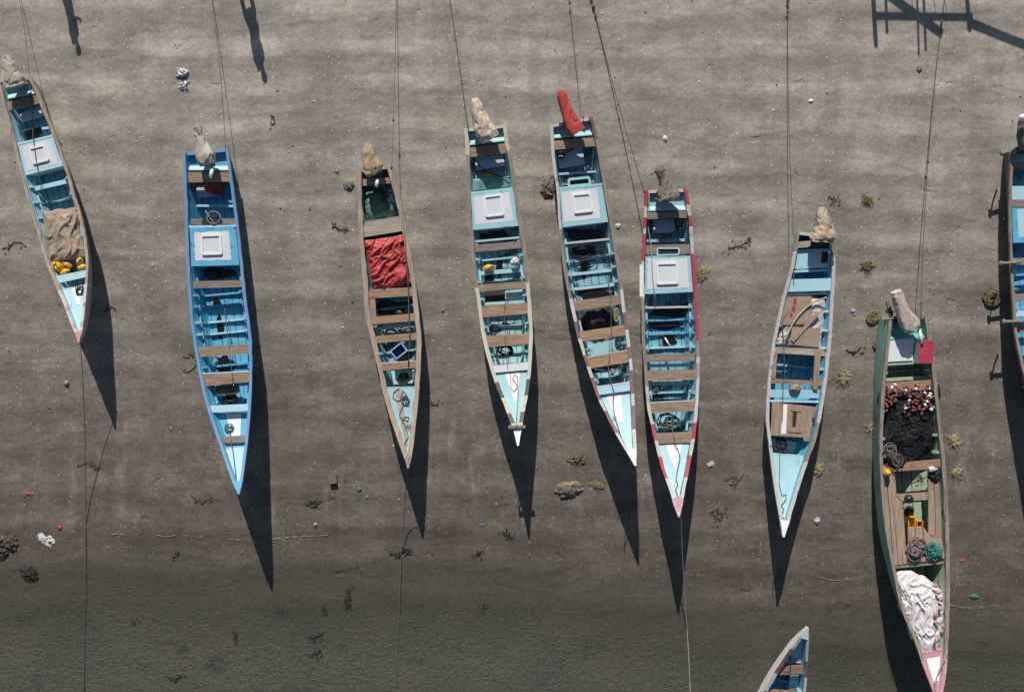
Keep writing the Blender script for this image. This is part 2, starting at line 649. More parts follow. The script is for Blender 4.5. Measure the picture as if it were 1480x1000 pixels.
    def rails(s, mat, w, patch):
        us = [i / 60 for i in range(60)] + [.99, .998]
        mats = [mat]
        for p in patch:
            if p[3] not in mats:
                mats.append(p[3])
        for left in (True, False):
            mb = MB()
            prev = None
            for u in us:
                h = s.h(u)
                L, Rr = s.gun(u)
                hw = (Rr - L) / 2
                d = -hw.normalized() if left else hw.normalized()
                e = L if left else Rr
                ww = min(w * (1 + .3 * N3(u * 23, s.a.x, 1 if left else 5)), hw.length * .9)
                e = e + d * .012 * N3(u * 31, s.a.x, 9 if left else 3)
                e2 = Vector((e.x, e.y, h))
                q = [e2 + d * .018 + Vector((0, 0, .016)), e2 - d * ww + Vector((0, 0, .014)), e2 - d * ww - Vector((0, 0, .05)), e2 + d * .018 - Vector((0, 0, .06))]
                if prev:
                    mi = 0
                    for (u0, u1, sd, m) in patch:
                        if u0 <= (u + pu) / 2 <= u1 and (sd == 'B' or (sd == 'L') == left):
                            mi = mats.index(m)
                    fs = [[0, 1, 5, 4], [1, 2, 6, 5], [2, 3, 7, 6], [3, 0, 4, 7]]
                    mb.add(prev + q, fs if left else [f[::-1] for f in fs], mi)
                else:
                    mb.add(q, [[0, 1, 2, 3]], 0)
                prev, pu = q, u
            mb.add(prev, [[3, 2, 1, 0]], 0)
            mb.build('gunwale', mats, s.t)

    def transom(s, mat):
        mb = MB()
        zs = [s.h(0) - .09 - (s.h(0) - s.zb(0) - .10) * k for k in (0, .3, .6, 1)]
        sd = [s.side(0, z, .012) for z in zs]
        poly = [p[0] for p in sd] + [p[1] for p in sd[::-1]]
        s._slab(mb, poly, s.wd * .05)
        a, b = s.side(0, zs[0], .05)
        mb.beam(a + s.wd * .03 + Vector((0, 0, .012)), b + s.wd * .03 + Vector((0, 0, .012)), .075, .02, 1)
        mb.build('transom', [mat, s.rail], s.t)

    def _slab(s, mb, poly, off, mi=0):
        n = len(poly)
        q = [p + off for p in poly]
        mb.add(poly + q, [list(range(n)), list(range(2 * n - 1, n - 1, -1))] + [[i, (i + 1) % n, (i + 1) % n + n, i + n] for i in range(n)], mi)

    def stem(s, mat, u0):
        mb = MB()
        L, Rr = s.gun(u0)
        tp, _ = s.gun(1.0)
        w = (Rr - L) / 2
        c = (L + Rr) / 2
        if w.length < .035:
            w = w.normalized() * .035
        t_ = [c - w * 1.05, c + w * 1.05, tp + w.normalized() * .02 + s.wd * .03, tp - w.normalized() * .02 + s.wd * .03]
        for p in t_:
            p.z += .026
        mb.prism(t_, .13)
        mb.build('stem_head', mat, s.t)

    def quad(s, yl0, yr0, yl1, yr1, drop, inset=.05, lx=None, rx=None):
        """four corners of a flat piece spanning the boat between picture rows on its left and right side"""
        out = []
        for y, left in ((yl0, True), (yr0, False), (yr1, False), (yl1, True)):
            u = s.ue(y, left, drop)
            z = s.h(u) - drop
            out.append(s.side(u, z, inset)[0 if left else 1])
        z = sum(p.z for p in out) / 4
        for p in out:
            p.z = p.z * .5 + z * .5
        return out

    def thwart(s, yl0, yl1, yr0, yr1, mat, drop=.07, thick=.045, name='thwart', label=None, inset=.03, edge=None):
        mb = MB()
        q = s.quad(yl0, yr0, yl1, yr1, drop, inset)
        mb.prism(q, thick)
        mats = [mat]
        if edge:
            e = s.wd * -.035
            k = [q[0] + e, q[1] + e, q[1] - s.wd * .003, q[0] - s.wd * .003]
            for p in k:
                p.z += .006
            mb.prism(k, thick + .06, 1)
            mats.append(edge)
        o = mb.build(name, mats, s.t)
        if label:
            o['label'] = label
        return o

    def bulkhead(s, yl, yr, mat, drop=.06, top=None, th=.035):
        mb = MB()
        ul, ur = s.ue(yl, True, drop), s.ue(yr, False, drop)
        pts = []
        for k in (0, .35, .7, 1):
            zl = s.h(ul) - drop
            zl = zl + (s.zf(ul) - .02 - zl) * k
            zr = s.h(ur) - drop
            zr = zr + (s.zf(ur) - .02 - zr) * k
            pts.append((s.side(ul, zl, .035)[0], s.side(ur, zr, .035)[1]))
        s._slab(mb, [p[0] for p in pts] + [p[1] for p in pts[::-1]], s.wd * th)
        a, b = pts[0]
        off = s.wd * (th / 2) + Vector((0, 0, .006))
        mb.beam(a + off, b + off, th + .02, .018, 1)
        return mb.build('bulkhead', [mat, top or s.rail], s.t)

    def frame(s, y, mat, r=.032, low=0.0):
        mb = MB()
        u = (s.ue(y, True, .3) + s.ue(y, False, .3)) / 2
        h, zf = s.h(u), s.zf(u)
        ks = [.9, .6, .35, .12, .03]
        pts = [s.side(u, zf + (h - zf) * k, .055)[0] for k in ks]
        pts += [s.side(u, zf + (h - zf) * k, .055)[1] for k in ks[::-1]]
        mb.tube(pts, r, 4, 0, False)
        mid = [pts[4] + Vector((0, 0, .05)), pts[5] + Vector((0, 0, .05))]
        c = (mid[0] + mid[1]) / 2
        mb.beam(mid[0], c - Vector((0, 0, .03)), .05, .06)
        mb.beam(c - Vector((0, 0, .03)), mid[1], .05, .06)
        # little knees against the planking
        for k in (0, -1):
            p = pts[k]
            mb.beam(p, p + (c - p) * .16 - Vector((0, 0, .02)), .06, .05)
        return mb.build('frame', mat, s.t)

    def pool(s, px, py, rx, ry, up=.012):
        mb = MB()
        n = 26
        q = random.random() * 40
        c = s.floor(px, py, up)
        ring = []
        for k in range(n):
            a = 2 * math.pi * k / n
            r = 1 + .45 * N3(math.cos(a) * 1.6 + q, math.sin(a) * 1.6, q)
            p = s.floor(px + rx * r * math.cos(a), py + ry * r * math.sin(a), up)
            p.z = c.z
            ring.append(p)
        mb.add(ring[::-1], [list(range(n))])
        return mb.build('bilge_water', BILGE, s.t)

    def stringer(s, y0, y1, mat, frac=.55):
        for i in (0, 1):
            mb = MB()
            pts = []
            for k in range(9):
                y = y0 + (y1 - y0) * k / 8
                u = s.ue(y, i == 0, .3)
                zf = s.zf(u)
                pts.append(s.side(u, zf + (s.h(u) - zf) * frac, .06)[i])
            for a, b in zip(pts, pts[1:]):
                mb.beam(a, b, .05, .035)
            mb.build('stringer', mat, s.t)

    def floorboard(s, pts, mat, up=.06, name='floorboard'):
        mb = MB()
        mb.prism([s.floor(x, y, up) for x, y in pts], .03)
        return mb.build(name, mat, s.t)

    def panel(s, pts, mat, drop, th=.03, name='panel'):
        mb = MB()
        q = [s.at(x, y, drop) for x, y in pts]
        mb.prism(q, th)
        return mb.build(name, mat, s.t)

    def enginebox(s, yl0, yr0, yl1, yr1, mat, white, hatchm, hatch=(.3, .7, .2, .7), wp=(.1, .9, .1, .84), drop=.03, label=None):
        q = s.quad(yl0, yr0, yl1, yr1, drop, .07)
        mb = MB()
        low = []
        for i in range(4):
            o_ = q[1] if i in (0, 3) else q[0]
            o_ = q[(1, 0, 3, 2)[i]]
            p = q[i].lerp(o_, .11)
            low.append(Vector((p.x, p.y, q[i].z - .34)))
        mb.add(q + low, [[0, 1, 2, 3], [7, 6, 5, 4]] + [[i, i + 4, (i + 1) % 4 + 4, (i + 1) % 4] for i in range(4)], 0)

        def bl(a, b, dz):
            p = q[0].lerp(q[1], a).lerp(q[3].lerp(q[2], a), b)
            return p + Vector((0, 0, dz))
        # white non-slip paint with an uneven brushed edge
        edge = []
        for k in range(14):
            edge.append((wp[0] + (wp[1] - wp[0]) * k / 14, wp[2]))
        for k in range(14):
            edge.append((wp[1], wp[2] + (wp[3] - wp[2]) * k / 14))
        for k in range(14):
            edge.append((wp[1] - (wp[1] - wp[0]) * k / 14, wp[3]))
        for k in range(14):
            edge.append((wp[0], wp[3] - (wp[3] - wp[2]) * k / 14))
        mb.add([bl(a + random.uniform(-.012, .012), b + random.uniform(-.012, .012), .004) for a, b in edge], [list(range(len(edge) - 1, -1, -1))], 1)
        e = mb.build('engine_box', [mat, white], s.t)
        x0, x1, y0, y1 = hatch
        mb = MB()
        mb.prism([bl(x0, y0, .02), bl(x1, y0, .02), bl(x1, y1, .02), bl(x0, y1, .02)], .014)
        for a, b in (((x0, y0), (x1, y0)), ((x1, y0), (x1, y1)), ((x1, y1), (x0, y1)), ((x0, y1), (x0, y0))):
            mb.beam(bl(*a, .025), bl(*b, .025), .045, .05, 1)
        mb.build('hatch_lid', [white, hatchm], e)
        return e

    def well(s, yl, yr, mat, mat2, drop=.20):
        """recessed motor well deck behind the transom, with a sloping front lip"""
        q = s.quad(s.a.y + 1, s.a.y + 1, yl, yr, drop, .03)
        mb = MB()
        mb.prism(q, .04)
        f = [q[3] - s.wd * .10 + Vector((0, 0, .004)), q[2] - s.wd * .10 + Vector((0, 0, .004)), q[2] + Vector((0, 0, drop - .13)), q[3] + Vector((0, 0, drop - .13))]
        mb.add(f + [p + s.wd * .03 for p in f], [[0, 1, 2, 3], [7, 6, 5, 4], [2, 6, 7, 3], [0, 3, 7, 4], [1, 5, 6, 2]], 1)
        return mb.build('motor_well', [mat, mat2], s.t)

    def foredeck(s, yl, yr, mat, white=None, tri=None, drop=.10, uend=.985, lip=None):
        ul, ur = s.ue(yl, True, drop), s.ue(yr, False, drop)
        mb = MB()
        n = 14
        row = []
        for k in range(n + 1):
            a, b = ul + (uend - ul) * k / n, ur + (uend - ur) * k / n
            row.append((s.side(a, s.h(a) - drop, .035)[0], s.side(b, s.h(b) - drop, .035)[1]))
        for k in range(n):
            mb.add([row[k][0], row[k][1], row[k + 1][1], row[k + 1][0]], [[3, 2, 1, 0]], 0)
        f = [row[0][0], row[0][1], row[0][1] - Vector((0, 0, .25)), row[0][0] - Vector((0, 0, .25))]
        s._slab(mb, [p - s.wd * .03 for p in f], s.wd * .028)
        if white and tri:
            w0, w1, k0, k1, sh = tri                 # half widths at both ends, first and last fraction, sideways shift
            prev = None
            for k in range(9):
                f_ = k0 + (k1 - k0) * k / 8
                i = min(n - 1, int(f_ * n))
                fr = f_ * n - i
                l = row[i][0].lerp(row[i + 1][0], fr)
                r = row[i][1].lerp(row[i + 1][1], fr)
                hw = w0 + (w1 - w0) * k / 8
                full = (r - l).length / 2
                q = [l.lerp(r, .5 + sh - hw / (2 * full)) + Vector((0, 0, .005)), l.lerp(r, .5 + sh + hw / (2 * full)) + Vector((0, 0, .005))]
                if prev:
                    mb.add([prev[0], prev[1], q[1], q[0]], [[3, 2, 1, 0]], 1)
                prev = q
        return mb.build('foredeck', [mat, white or mat], s.t)


# shared paints and woods
WH = paint('worn_white_paint', (.68, .69, .71), .24, (.25, .25, .26), .12, (.35, .36, .38), 3, (.8, .8, .8))
WH2 = paint('clean_white_paint', (.80, .81, .81), .04, (.35, .35, .35), .05, (.5, .5, .5), 5, (.8, .8, .8))
LB = paint('pale_blue_paint', (.32, .58, .67), .28, (.06, .075, .075), .22, (.36, .34, .31), 1, (.5, .72, .78))
LBC = paint('clean_pale_blue_paint', (.42, .66, .74), .2, (.12, .18, .19), .38, (.42, .42, .4), 2, (.55, .78, .84))
LB4 = paint('dirty_pale_blue_paint', (.33, .55, .60), .44, (.045, .05, .045), .25, (.3, .27, .22), 4, (.45, .6, .62))
MB5 = paint('stained_blue_paint', (.26, .50, .59), .62, (.025, .03, .03), .25, (.22, .2, .17), 6, (.4, .58, .64))
BB = paint('bright_blue_paint', (.11, .42, .62), .32, (.025, .06, .085), .12, (.2, .3, .34), 8, (.25, .6, .72))
BBR = paint('royal_blue_paint', (.14, .29, .52), .2, (.05, .07, .12), .3, (.3, .32, .36), 9, (.3, .4, .6))
AQ = paint('aqua_paint', (.36, .60, .63), .2, (.1, .18, .18), .2, (.4, .42, .4), 11, (.5, .75, .78))
TQ = paint('turquoise_paint', (.10, .46, .40), .15, (.05, .1, .09), .12, (.25, .3, .27), 12, (.3, .6, .55))
GN = paint('sea_green_paint', (.26, .50, .44), .3, (.06, .12, .10), .6, (.28, .24, .2), 13, (.2, .36, .34))
GI = paint('pale_green_paint', (.38, .48, .34), .26, (.07, .08, .05), .2, (.3, .26, .2), 14, (.45, .5, .4))
RD = paint('crimson_paint', (.45, .035, .07), .1, (.1, .03, .03), .3, (.4, .25, .24), 15, (.55, .2, .22))
PK = paint('faded_pink_paint', (.50, .22, .26), .2, (.2, .1, .1), .75, (.5, .42, .4), 16, (.6, .42, .44))
MR = paint('faded_maroon_paint', (.20, .08, .09), .15, (.08, .04, .04), .35, (.4, .36, .34), 17, (.32, .22, .22))
CR = paint('cream_rail_paint', (.52, .50, .40), .25, (.12, .1, .08), .45, (.2, .16, .12), 18, (.6, .58, .5))
PW = paint('chalky_white_rail_paint', (.52, .50, .48), .25, (.16, .14, .12), .5, (.26, .2, .16), 19, (.6, .58, .55))
DK = paint('dark_tar_paint', (.06, .055, .055), .2, (.02, .02, .02), .4, (.25, .23, .2), 20, (.2, .2, .2))
WB = wood('brown_thwart_wood', (.33, .225, .15), .55, 'x', 1)
WO = wood('orange_brown_wood', (.38, .235, .14), .55, 'x', 4, .05)
WG = wood('greyed_wood', (.27, .215, .175), .55, 'x', 2, .4)
WGY = wood('greyed_rail_wood', (.31, .25, .205), .5, 'y', 3, .35)
WL = wood('sun_bleached_wood', (.44, .36, .28), .6, 'x', 5, .3)
WLY = wood('bleached_rail_wood', (.44, .34, .26), .55, 'y', 6, .25)
WDY = wood('plank_deck_wood', (.36, .24, .16), .6, 'y', 7, .2)
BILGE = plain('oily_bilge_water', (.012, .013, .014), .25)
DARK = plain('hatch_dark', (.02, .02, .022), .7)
BLK = plain('black_rubber', (.018, .018, .02), .5)
PANEL = paint('pale_floor_paint', (.50, .60, .70), .25, (.12, .15, .18), .15, (.3, .32, .34), 21, (.6, .65, .7))
TAN_SIDE = paint('bleached_hull_paint', (.34, .38, .38), .35, (.1, .09, .08), .4, (.3, .24, .18), 22, (.45, .45, .42))

HULLBLUE = LB

# --- boat 1
b1 = Boat('pale blue boat at the left edge with brown sackcloth over its cargo',
          [(-1, 123), (5.6, 152), (21, 211), (35, 267), (46, 306), (56, 340), (67, 378), (81, 412), (95, 445), (107, 476)],
          [(42, 108), (53, 130), (67, 164), (81, 200), (95, 239), (108, 284), (118, 316), (125, 356), (127, 378), (126, 406), (122, 448), (118, 478)],
          (114, 493), 1.5, TAN_SIDE, LB, WLY, .055, stem=PK, stem_u=.965, fb=.42,
          railpatch=((.80, .86, 'B', PW), (.86, .89, 'L', PK), (.89, .93, 'B', PW), (.93, .95, 'L', PK), (.95, 1, 'B', PW)))
b1.well(146, 134, LB, LBC)
b1.thwart(150, 162, 136, 148, WB)
b1.floorboard([(28, 165), (60, 152), (65, 167), (33, 177)], PANEL, .22)
b1.thwart(193, 196, 182, 185, LBC, .32, .03, 'deck_beam')
b1.bulkhead(210, 194, LBC, .07, LBC)
b1.enginebox(213, 197, 256, 238, LBC, WH, WH2, (.30, .70, .2, .70), (.08, .90, .06, .88))
b1.thwart(274, 280, 257, 263, LBC, .16, .04)
for y in (268, 290, 312):
    b1.frame(y, LB)
b1.thwart(401, 411, 389, 399, LBC, .06, .05)
b1.foredeck(421, 412, LBC, WH2, (.14, .03, .0, .35, .1), .10)
b1.floorboard([(36, 190), (58, 184), (62, 198), (40, 204)], DARK, .25, 'hatch_opening')
b1.stringer(262, 385, LB)

# --- boat 2
b2 = Boat('bright blue boat with blue gunwales, second from the left',
          [(265, 219), (268, 296), (271, 380), (275, 444), (277, 468), (283, 507), (291, 552), (301, 591), (314, 630), (328, 670), (339, 701)],
          [(329, 216), (335, 260), (342, 310), (350, 383), (356, 440), (362, 485), (363.5, 532), (362, 580), (359, 622), (353, 672), (349, 700)],
          (345, 712), 1.8, BB, BB, BBR, .055, stem=BB, stem_u=.965)
b2.well(247, 245, BB, LBC)
b2.thwart(250, 265, 248, 262, WB)
b2.floorboard([(284, 268), (315, 266), (317, 284), (284, 285)], PANEL, .20)
b2.thwart(298, 301, 296, 299, LBC, .38, .03, 'deck_beam')
b2.bulkhead(328, 325, BB, .06, LBC)
b2.thwart(318, 326, 315, 323, WG, .14, .04)
b2.panel([(292, 315), (319, 314), (319, 326), (292, 327)], DARK, .13, .03, 'hatch_opening')
b2.enginebox(331, 326, 386, 382, BB, WH, WH2, (.26, .66, .22, .70), (.09, .85, .12, .86))
b2.thwart(408, 418, 404, 414, WG, .10, .05)
for y in (425, 441, 464, 481):
    b2.frame(y, LBC if y > 450 else BB)
b2.thwart(503, 517, 497, 510, WB, .08)
b2.thwart(542, 559, 537, 551, WB, .07, edge=LBC)
b2.frame(528, BB)
b2.thwart(587, 597, 583, 593, LBC, .05, .06)
b2.foredeck(600, 597, BB, WH2, (.20, .09, .0, .36, .02), .24)
b2.thwart(632, 641, 628, 637, WG, .05, .03)
b2.foredeck(648, 646, LBC, None, None, .10)
b2.stringer(395, 585, BB)
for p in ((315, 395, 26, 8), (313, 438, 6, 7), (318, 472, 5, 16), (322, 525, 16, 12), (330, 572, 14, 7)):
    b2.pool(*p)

# --- boat 3
b3 = Boat('bare wood boat with a crumpled red tarpaulin amidships',
          [(516, 246), (517.6, 288), (520, 344), (525, 400), (530, 459), (537, 490), (547, 532), (557, 577), (568, 613), (581, 650)],
          [(564, 238), (571, 263), (582, 308), (590, 352), (599, 403), (604, 448), (608, 490), (607, 526), (604, 574), (599, 622), (595, 655)],
          (590, 675), 1.3, TAN_SIDE, MB5, WLY, .10, stem=WGY, stem_u=.965)
b3.thwart(260, 270, 256, 264, WO, .08)
b3.floorboard([(524, 276), (570, 270), (576, 300), (526, 312)], MB5, .1)
b3.floorboard([(555, 287), (573, 285), (574, 292), (557, 294)], WH, .2)
b3.bulkhead(322, 312, LB4, .1, WGY)
b3.thwart(324, 344, 313, 333, WL, .05, .04, 'stern_deck')
b3.bulkhead(420, 415, LB4, .1, WGY)
b3.thwart(422, 432, 417, 427, WO, .05)
b3.panel([(531, 432), (542, 431), (545, 473), (537, 474)], WDY, .065, .04, 'side_plank')
b3.thwart(459, 470, 452, 463, WO, .045)
b3.thwart(474, 479, 464, 470, LB4, .2, .05)
b3.thwart(487, 497, 480, 490, WO, .06)
b3.frame(445, MB5)
b3.frame(508, LB4)
b3.thwart(527, 536, 522, 531, WO, .04, .06, edge=PW)
b3.foredeck(562, 560, LB4, WL, (.10, .02, .02, .8, -.08), .09)
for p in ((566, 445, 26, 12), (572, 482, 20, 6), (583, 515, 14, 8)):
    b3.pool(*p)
b3.floorboard([(560, 536), (600, 534), (595, 560), (566, 562)], LB4, .02)

# --- boat 4
b4 = Boat('blue boat with cream gunwales and a white pointed stem with a crosspiece',
          [(672, 187), (675, 232), (676, 282), (680, 344), (685, 398), (690, 432), (697, 482), (707, 524), (720, 563), (734, 597), (742, 619)],
          [(731, 179), (735, 212), (742, 246), (750, 302), (759, 358), (764, 408), (768, 454), (769, 488), (767, 527), (763, 566), (757, 597), (753, 619)],
          (748.5, 642), 1.7, LB4, LB4, CR, .075, stem=WH2, stem_u=.945,
          railpatch=((.08, .5, 'B', WGY), (.80, .845, 'B', DK), (.9, .935, 'B', DK)))
b4.well(210, 203, LB, AQ)
b4.thwart(214, 228, 207, 221, WB)
b4.floorboard([(686, 227), (727, 224), (730, 240), (688, 246)], PANEL, .2)
b4.thwart(260, 263, 254, 257, LB, .36, .03, 'deck_beam')
b4.panel([(681, 263), (740, 256), (742, 269), (682, 276)], paint('green_slime_paint', (.10, .26, .25), .5, (.05, .06, .04), .1), .3, .03, 'stern_floor')
b4.bulkhead(279, 271, LB, .06, AQ)
b4.enginebox(282, 273, 333, 326, LB, WH, WH2, (.32, .70, .12, .66), (.06, .90, .07, .86))
b4.thwart(348, 351, 341, 344, AQ, .2, .04, 'deck_beam')
b4.thwart(355, 365, 348, 358, WG, .09, .05)
b4.thwart(393, 399, 386, 392, AQ, .28, .04, 'deck_beam')
for y in (373, 405, 430):
    b4.frame(y, LB)
b4.thwart(412, 422, 406, 416, WB, .08)
b4.panel([(699, 421), (730, 420), (730, 436), (700, 438)], DARK, .33, .02, 'hatch_opening')
b4.panel([(731, 420), (756, 418), (757, 433), (732, 435)], AQ, .30, .03, 'hatch_lid')
b4.thwart(438, 442, 433, 437, AQ, .2, .05, 'deck_beam')
b4.thwart(443, 459, 438, 453, WO, .07)
b4.frame(470, AQ)
b4.thwart(472, 476, 469, 473, AQ, .38, .04, 'deck_beam')
b4.thwart(486, 502, 481, 497, WO, .06)
b4.frame(510, AQ)
b4.thwart(529, 539, 523, 534, WH, .05, .07)
b4.foredeck(540, 536, AQ, WH2, (.20, .015, .0, .46, .03), .12)
mb = MB()
q = b4.at(747, 617, -.03)
mb.beam(q + Vector((-.21, 0, 0)), q + Vector((.21, .01, 0)), .07, .06)
for k in range(3):
    mb.tube([q + Vector((-.07 + .06 * k, -.06, .02)), q + Vector((-.05 + .06 * k, 0, .05)), q + Vector((-.03 + .06 * k, .06, .02))], .016, 5)
mb.build('crosspiece', WGY, b4.t)
b4.stringer(345, 530, LB)
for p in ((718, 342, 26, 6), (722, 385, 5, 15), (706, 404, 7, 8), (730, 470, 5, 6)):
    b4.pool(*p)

# --- boat 5
b5 = Boat('dark stained blue boat carrying the red motor cover, with maroon and white gunwales',
          [(796, 179), (799, 232), (805, 277), (809, 330), (813, 372), (818, 405), (827, 448), (837, 492), (850, 532), (862, 568), (878, 602), (894, 632), (908, 656)],
          [(855, 170), (864, 204), (872, 252), (880, 299), (890, 358), (897, 402), (903, 450), (910, 498), (913.5, 540), (916, 582), (918, 624), (919, 652)],
          (918, 671), 1.85, LB4, MB5, PW, .06, stem=WH2, stem_u=.955,
          railpatch=((.0, .06, 'R', MR), (.06, .3, 'R', WGY), (.3, .5, 'B', WGY), (.56, .62, 'B', MR), (.66, .70, 'B', MR), (.74, .80, 'B', MR), (.84, .9, 'B', MR)))
b5.well(200, 194, LB, AQ)
b5.thwart(204, 217, 198, 211, WB)
b5.floorboard([(806, 220), (842, 213), (845, 238), (808, 244)], PANEL, .2)
b5.thwart(251, 254, 245, 248, LB, .34, .03, 'deck_beam')
b5.bulkhead(272, 265, MB5, .06, AQ)
mb = MB()
q = [b5.at(x, y, .16) for x, y in ((822, 260), (851, 257), (853, 267), (822, 270))]
mb.prism(q, .02, 0)
for i in range(4):
    mb.beam(q[i] + Vector((0, 0, .03)), q[(i + 1) % 4] + Vector((0, 0, .03)), .06, .07, 1)
mb.build('hatch_frame', [DARK, AQ], b5.t)
b5.enginebox(275, 268, 329, 320, LB, WH, WH2, (.30, .68, .18, .66), (.03, .86, .06, .88))
b5.thwart(351, 354, 343, 346, PW, .18, .04, 'deck_beam')
for y in (373, 392, 413):
    b5.frame(y, LB)
b5.thwart(396, 400, 387, 391, AQ, .3, .04, 'deck_beam')
b5.thwart(417, 421, 408, 412, AQ, .28, .04, 'deck_beam')
b5.thwart(436, 450, 425, 439, WB, .08)
b5.thwart(480, 494, 469, 484, WO, .07)
b5.floorboard([(842, 500), (900, 488), (905, 505), (848, 518)], LB4, .1)
b5.frame(500, LB4)
b5.thwart(518, 533, 507, 523, WO, .06, edge=CR)
b5.frame(545, LB4)
b5.thwart(561, 571, 553, 564, LBC, .05, .06, edge=WH)
b5.foredeck(573, 567, LBC, WH2, (.20, .06, .0, .42, -.06), .14)
b5.stringer(345, 555, LB4)
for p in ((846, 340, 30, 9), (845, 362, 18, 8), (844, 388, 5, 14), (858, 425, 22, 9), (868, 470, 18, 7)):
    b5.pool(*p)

# --- boat 6
b6 = Boat('blue boat with red and white gunwales and a red bow tip',
          [(933, 276), (930, 346), (928, 388), (928, 444), (929, 497), (933, 550), (937, 592), (946, 634), (956, 673), (967, 704), (975, 730)],
          [(992, 272), (998, 312), (1002, 366), (1007, 430), (1009, 489), (1010, 530), (1009, 558), (1007, 598), (1003, 637), (996, 673), (988, 712), (985, 732)],
          (981, 745), 1.85, LB4, BB if False else paint('worn_mid_blue_paint', (.20, .48, .62), .58, (.03, .04, .04), .2, (.25, .23, .2), 23, (.4, .62, .68)), PW, .06, stem=PK, stem_u=.945,
          railpatch=((.0, .05, 'B', RD), (.08, .12, 'B', RD), (.14, .22, 'L', RD), (.2, .46, 'R', RD), (.46, .52, 'R', WGY), (.33, .6, 'L', WGY), (.53, .58, 'R', PK), (.72, .76, 'B', RD), (.82, .88, 'B', RD)))
b6.well(304, 303, LB, LBC)
b6.thwart(307, 317, 305, 315, WG)
b6.floorboard([(944, 318), (975, 317), (976, 336), (944, 337)], PANEL, .2)
b6.thwart(346, 350, 345, 349, LB, .34, .03, 'deck_beam')
b6.thwart(354, 368, 353, 367, WG, .08, .04)
mb = MB()
q = [b6.at(x, y, .06) for x, y in ((950, 359), (981, 359), (981, 368), (950, 369))]
mb.prism(q, .015, 0)
for i in range(4):
    mb.beam(q[i] + Vector((0, 0, .015)), q[(i + 1) % 4] + Vector((0, 0, .015)), .035, .03, 1)
mb.build('hatch_frame', [DARK, LBC], b6.t)
b6.enginebox(371, 370, 425, 422, LB, WH, WH2, (.26, .68, .2, .74), (.05, .93, .06, .88))
b6.thwart(443, 446, 442, 445, PW, .16, .035, 'deck_beam')
for y in (462, 482, 502):
    b6.frame(y, LBC if y > 490 else BB)
b6.thwart(512, 523, 511, 522, WG, .09)
b6.thwart(526, 531, 525, 530, LBC, .2, .04, 'deck_beam')
b6.thwart(535, 550, 534, 549, WB, .08)
b6.thwart(554, 557, 552, 555, LB, .34, .04, 'deck_beam')
b6.frame(568, LB)
b6.thwart(583, 597, 580, 594, WB, .07, edge=CR)
b6.frame(610, LB)
b6.thwart(626, 641, 624, 640, WB, .06)
b6.foredeck(643, 641, LBC, WH2, (.22, .015, .0, .36, .0), .12)
b6.panel([(924.5, 383), (930, 382), (930, 429), (924.5, 429)], WH2, -.03, .05, 'rub_plank')
b6.stringer(430, 622, LB)
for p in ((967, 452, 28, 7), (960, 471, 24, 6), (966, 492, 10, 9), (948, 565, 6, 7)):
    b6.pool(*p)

# --- boat 7
b7 = Boat('slim pale blue boat carrying brown boards and wooden deck frames',
          [(1152, 339), (1144, 384), (1131, 434), (1120, 482), (1113, 526), (1109, 575), (1108, 610), (1112, 643), (1117, 685), (1123, 724), (1128, 752)],
          [(1206, 336), (1206, 392), (1203, 448), (1199, 504), (1194, 549), (1189, 584), (1179, 632), (1166, 668), (1155, 702), (1144, 738), (1138, 760)],
          (1132.5, 774), 1.35, LBC, BB, PW, .065, stem=WH2, stem_u=.95, railpatch=((.0, .06, 'B', WGY), (.62, .75, 'R', WGY)))
b7.thwart(349, 358, 347, 356, WL, .08)
b7.panel([(1149, 361), (1201, 359), (1202, 387), (1142, 389)], LBC, .17, .04, 'stern_deck')
b7.panel([(1188, 364), (1197, 364), (1196, 380), (1187, 380)], DARK, .160, .01, 'hatch_opening')
b7.bulkhead(391, 391, BB, .2, LBC)
b7.thwart(403, 421, 403, 421, LBC, .05, .05)
b7.bulkhead(424, 424, BB, .12, LBC)
for y in (448, 475, 500, 530):
    b7.frame(y, LBC)
b7.thwart(500, 509, 506, 516, WL, .08, .04)
b7.thwart(546, 553, 552, 559, WB, .08, .04)
b7.panel([(1116, 508), (1124, 509), (1121, 548), (1113, 547)], WDY, .07, .04, 'frame_plank')
b7.panel([(1178, 507), (1187, 509), (1182, 564), (1175, 562)], WDY, .06, .045, 'frame_plank')
b7.thwart(562, 573, 565, 577, LB, .13, .06)
mb = MB()
W7 = [(1116, 581), (1180, 588), (1169, 638), (1162, 637), (1161, 632), (1114, 629)]
mb.prism([b7.at(x, y, .05) for x, y in W7], .05)
mb.prism([b7.at(x, y, .041) for x, y in ((1131, 584), (1138, 584.5), (1136, 627), (1129, 627))], .008, 1)
for a, b in (((1141, 592), (1160, 594)), ((1160, 594), (1158, 624)), ((1158, 624), (1140, 623)), ((1140, 623), (1141, 592))):
    mb.beam(b7.at(*a, .04), b7.at(*b, .04), .05, .03, 0)
mb.prism([b7.at(x, y, .045) for x, y in ((1146, 594), (1152, 595), (1150, 617), (1145, 617))], .004, 2)
mb.prism([b7.at(x, y, .044) for x, y in ((1174, 603), (1178, 603), (1177, 610), (1173, 610))], .004, 2)
mb.build('plank_deck', [WDY, WH2, DARK], b7.t)
b7.bulkhead(577, 581, BB, .12, LBC)
b7.foredeck(656, 662, LBC, None, None, .13)
b7.floorboard([(1116, 634), (1165, 640), (1158, 660), (1120, 656)], LBC, .06)

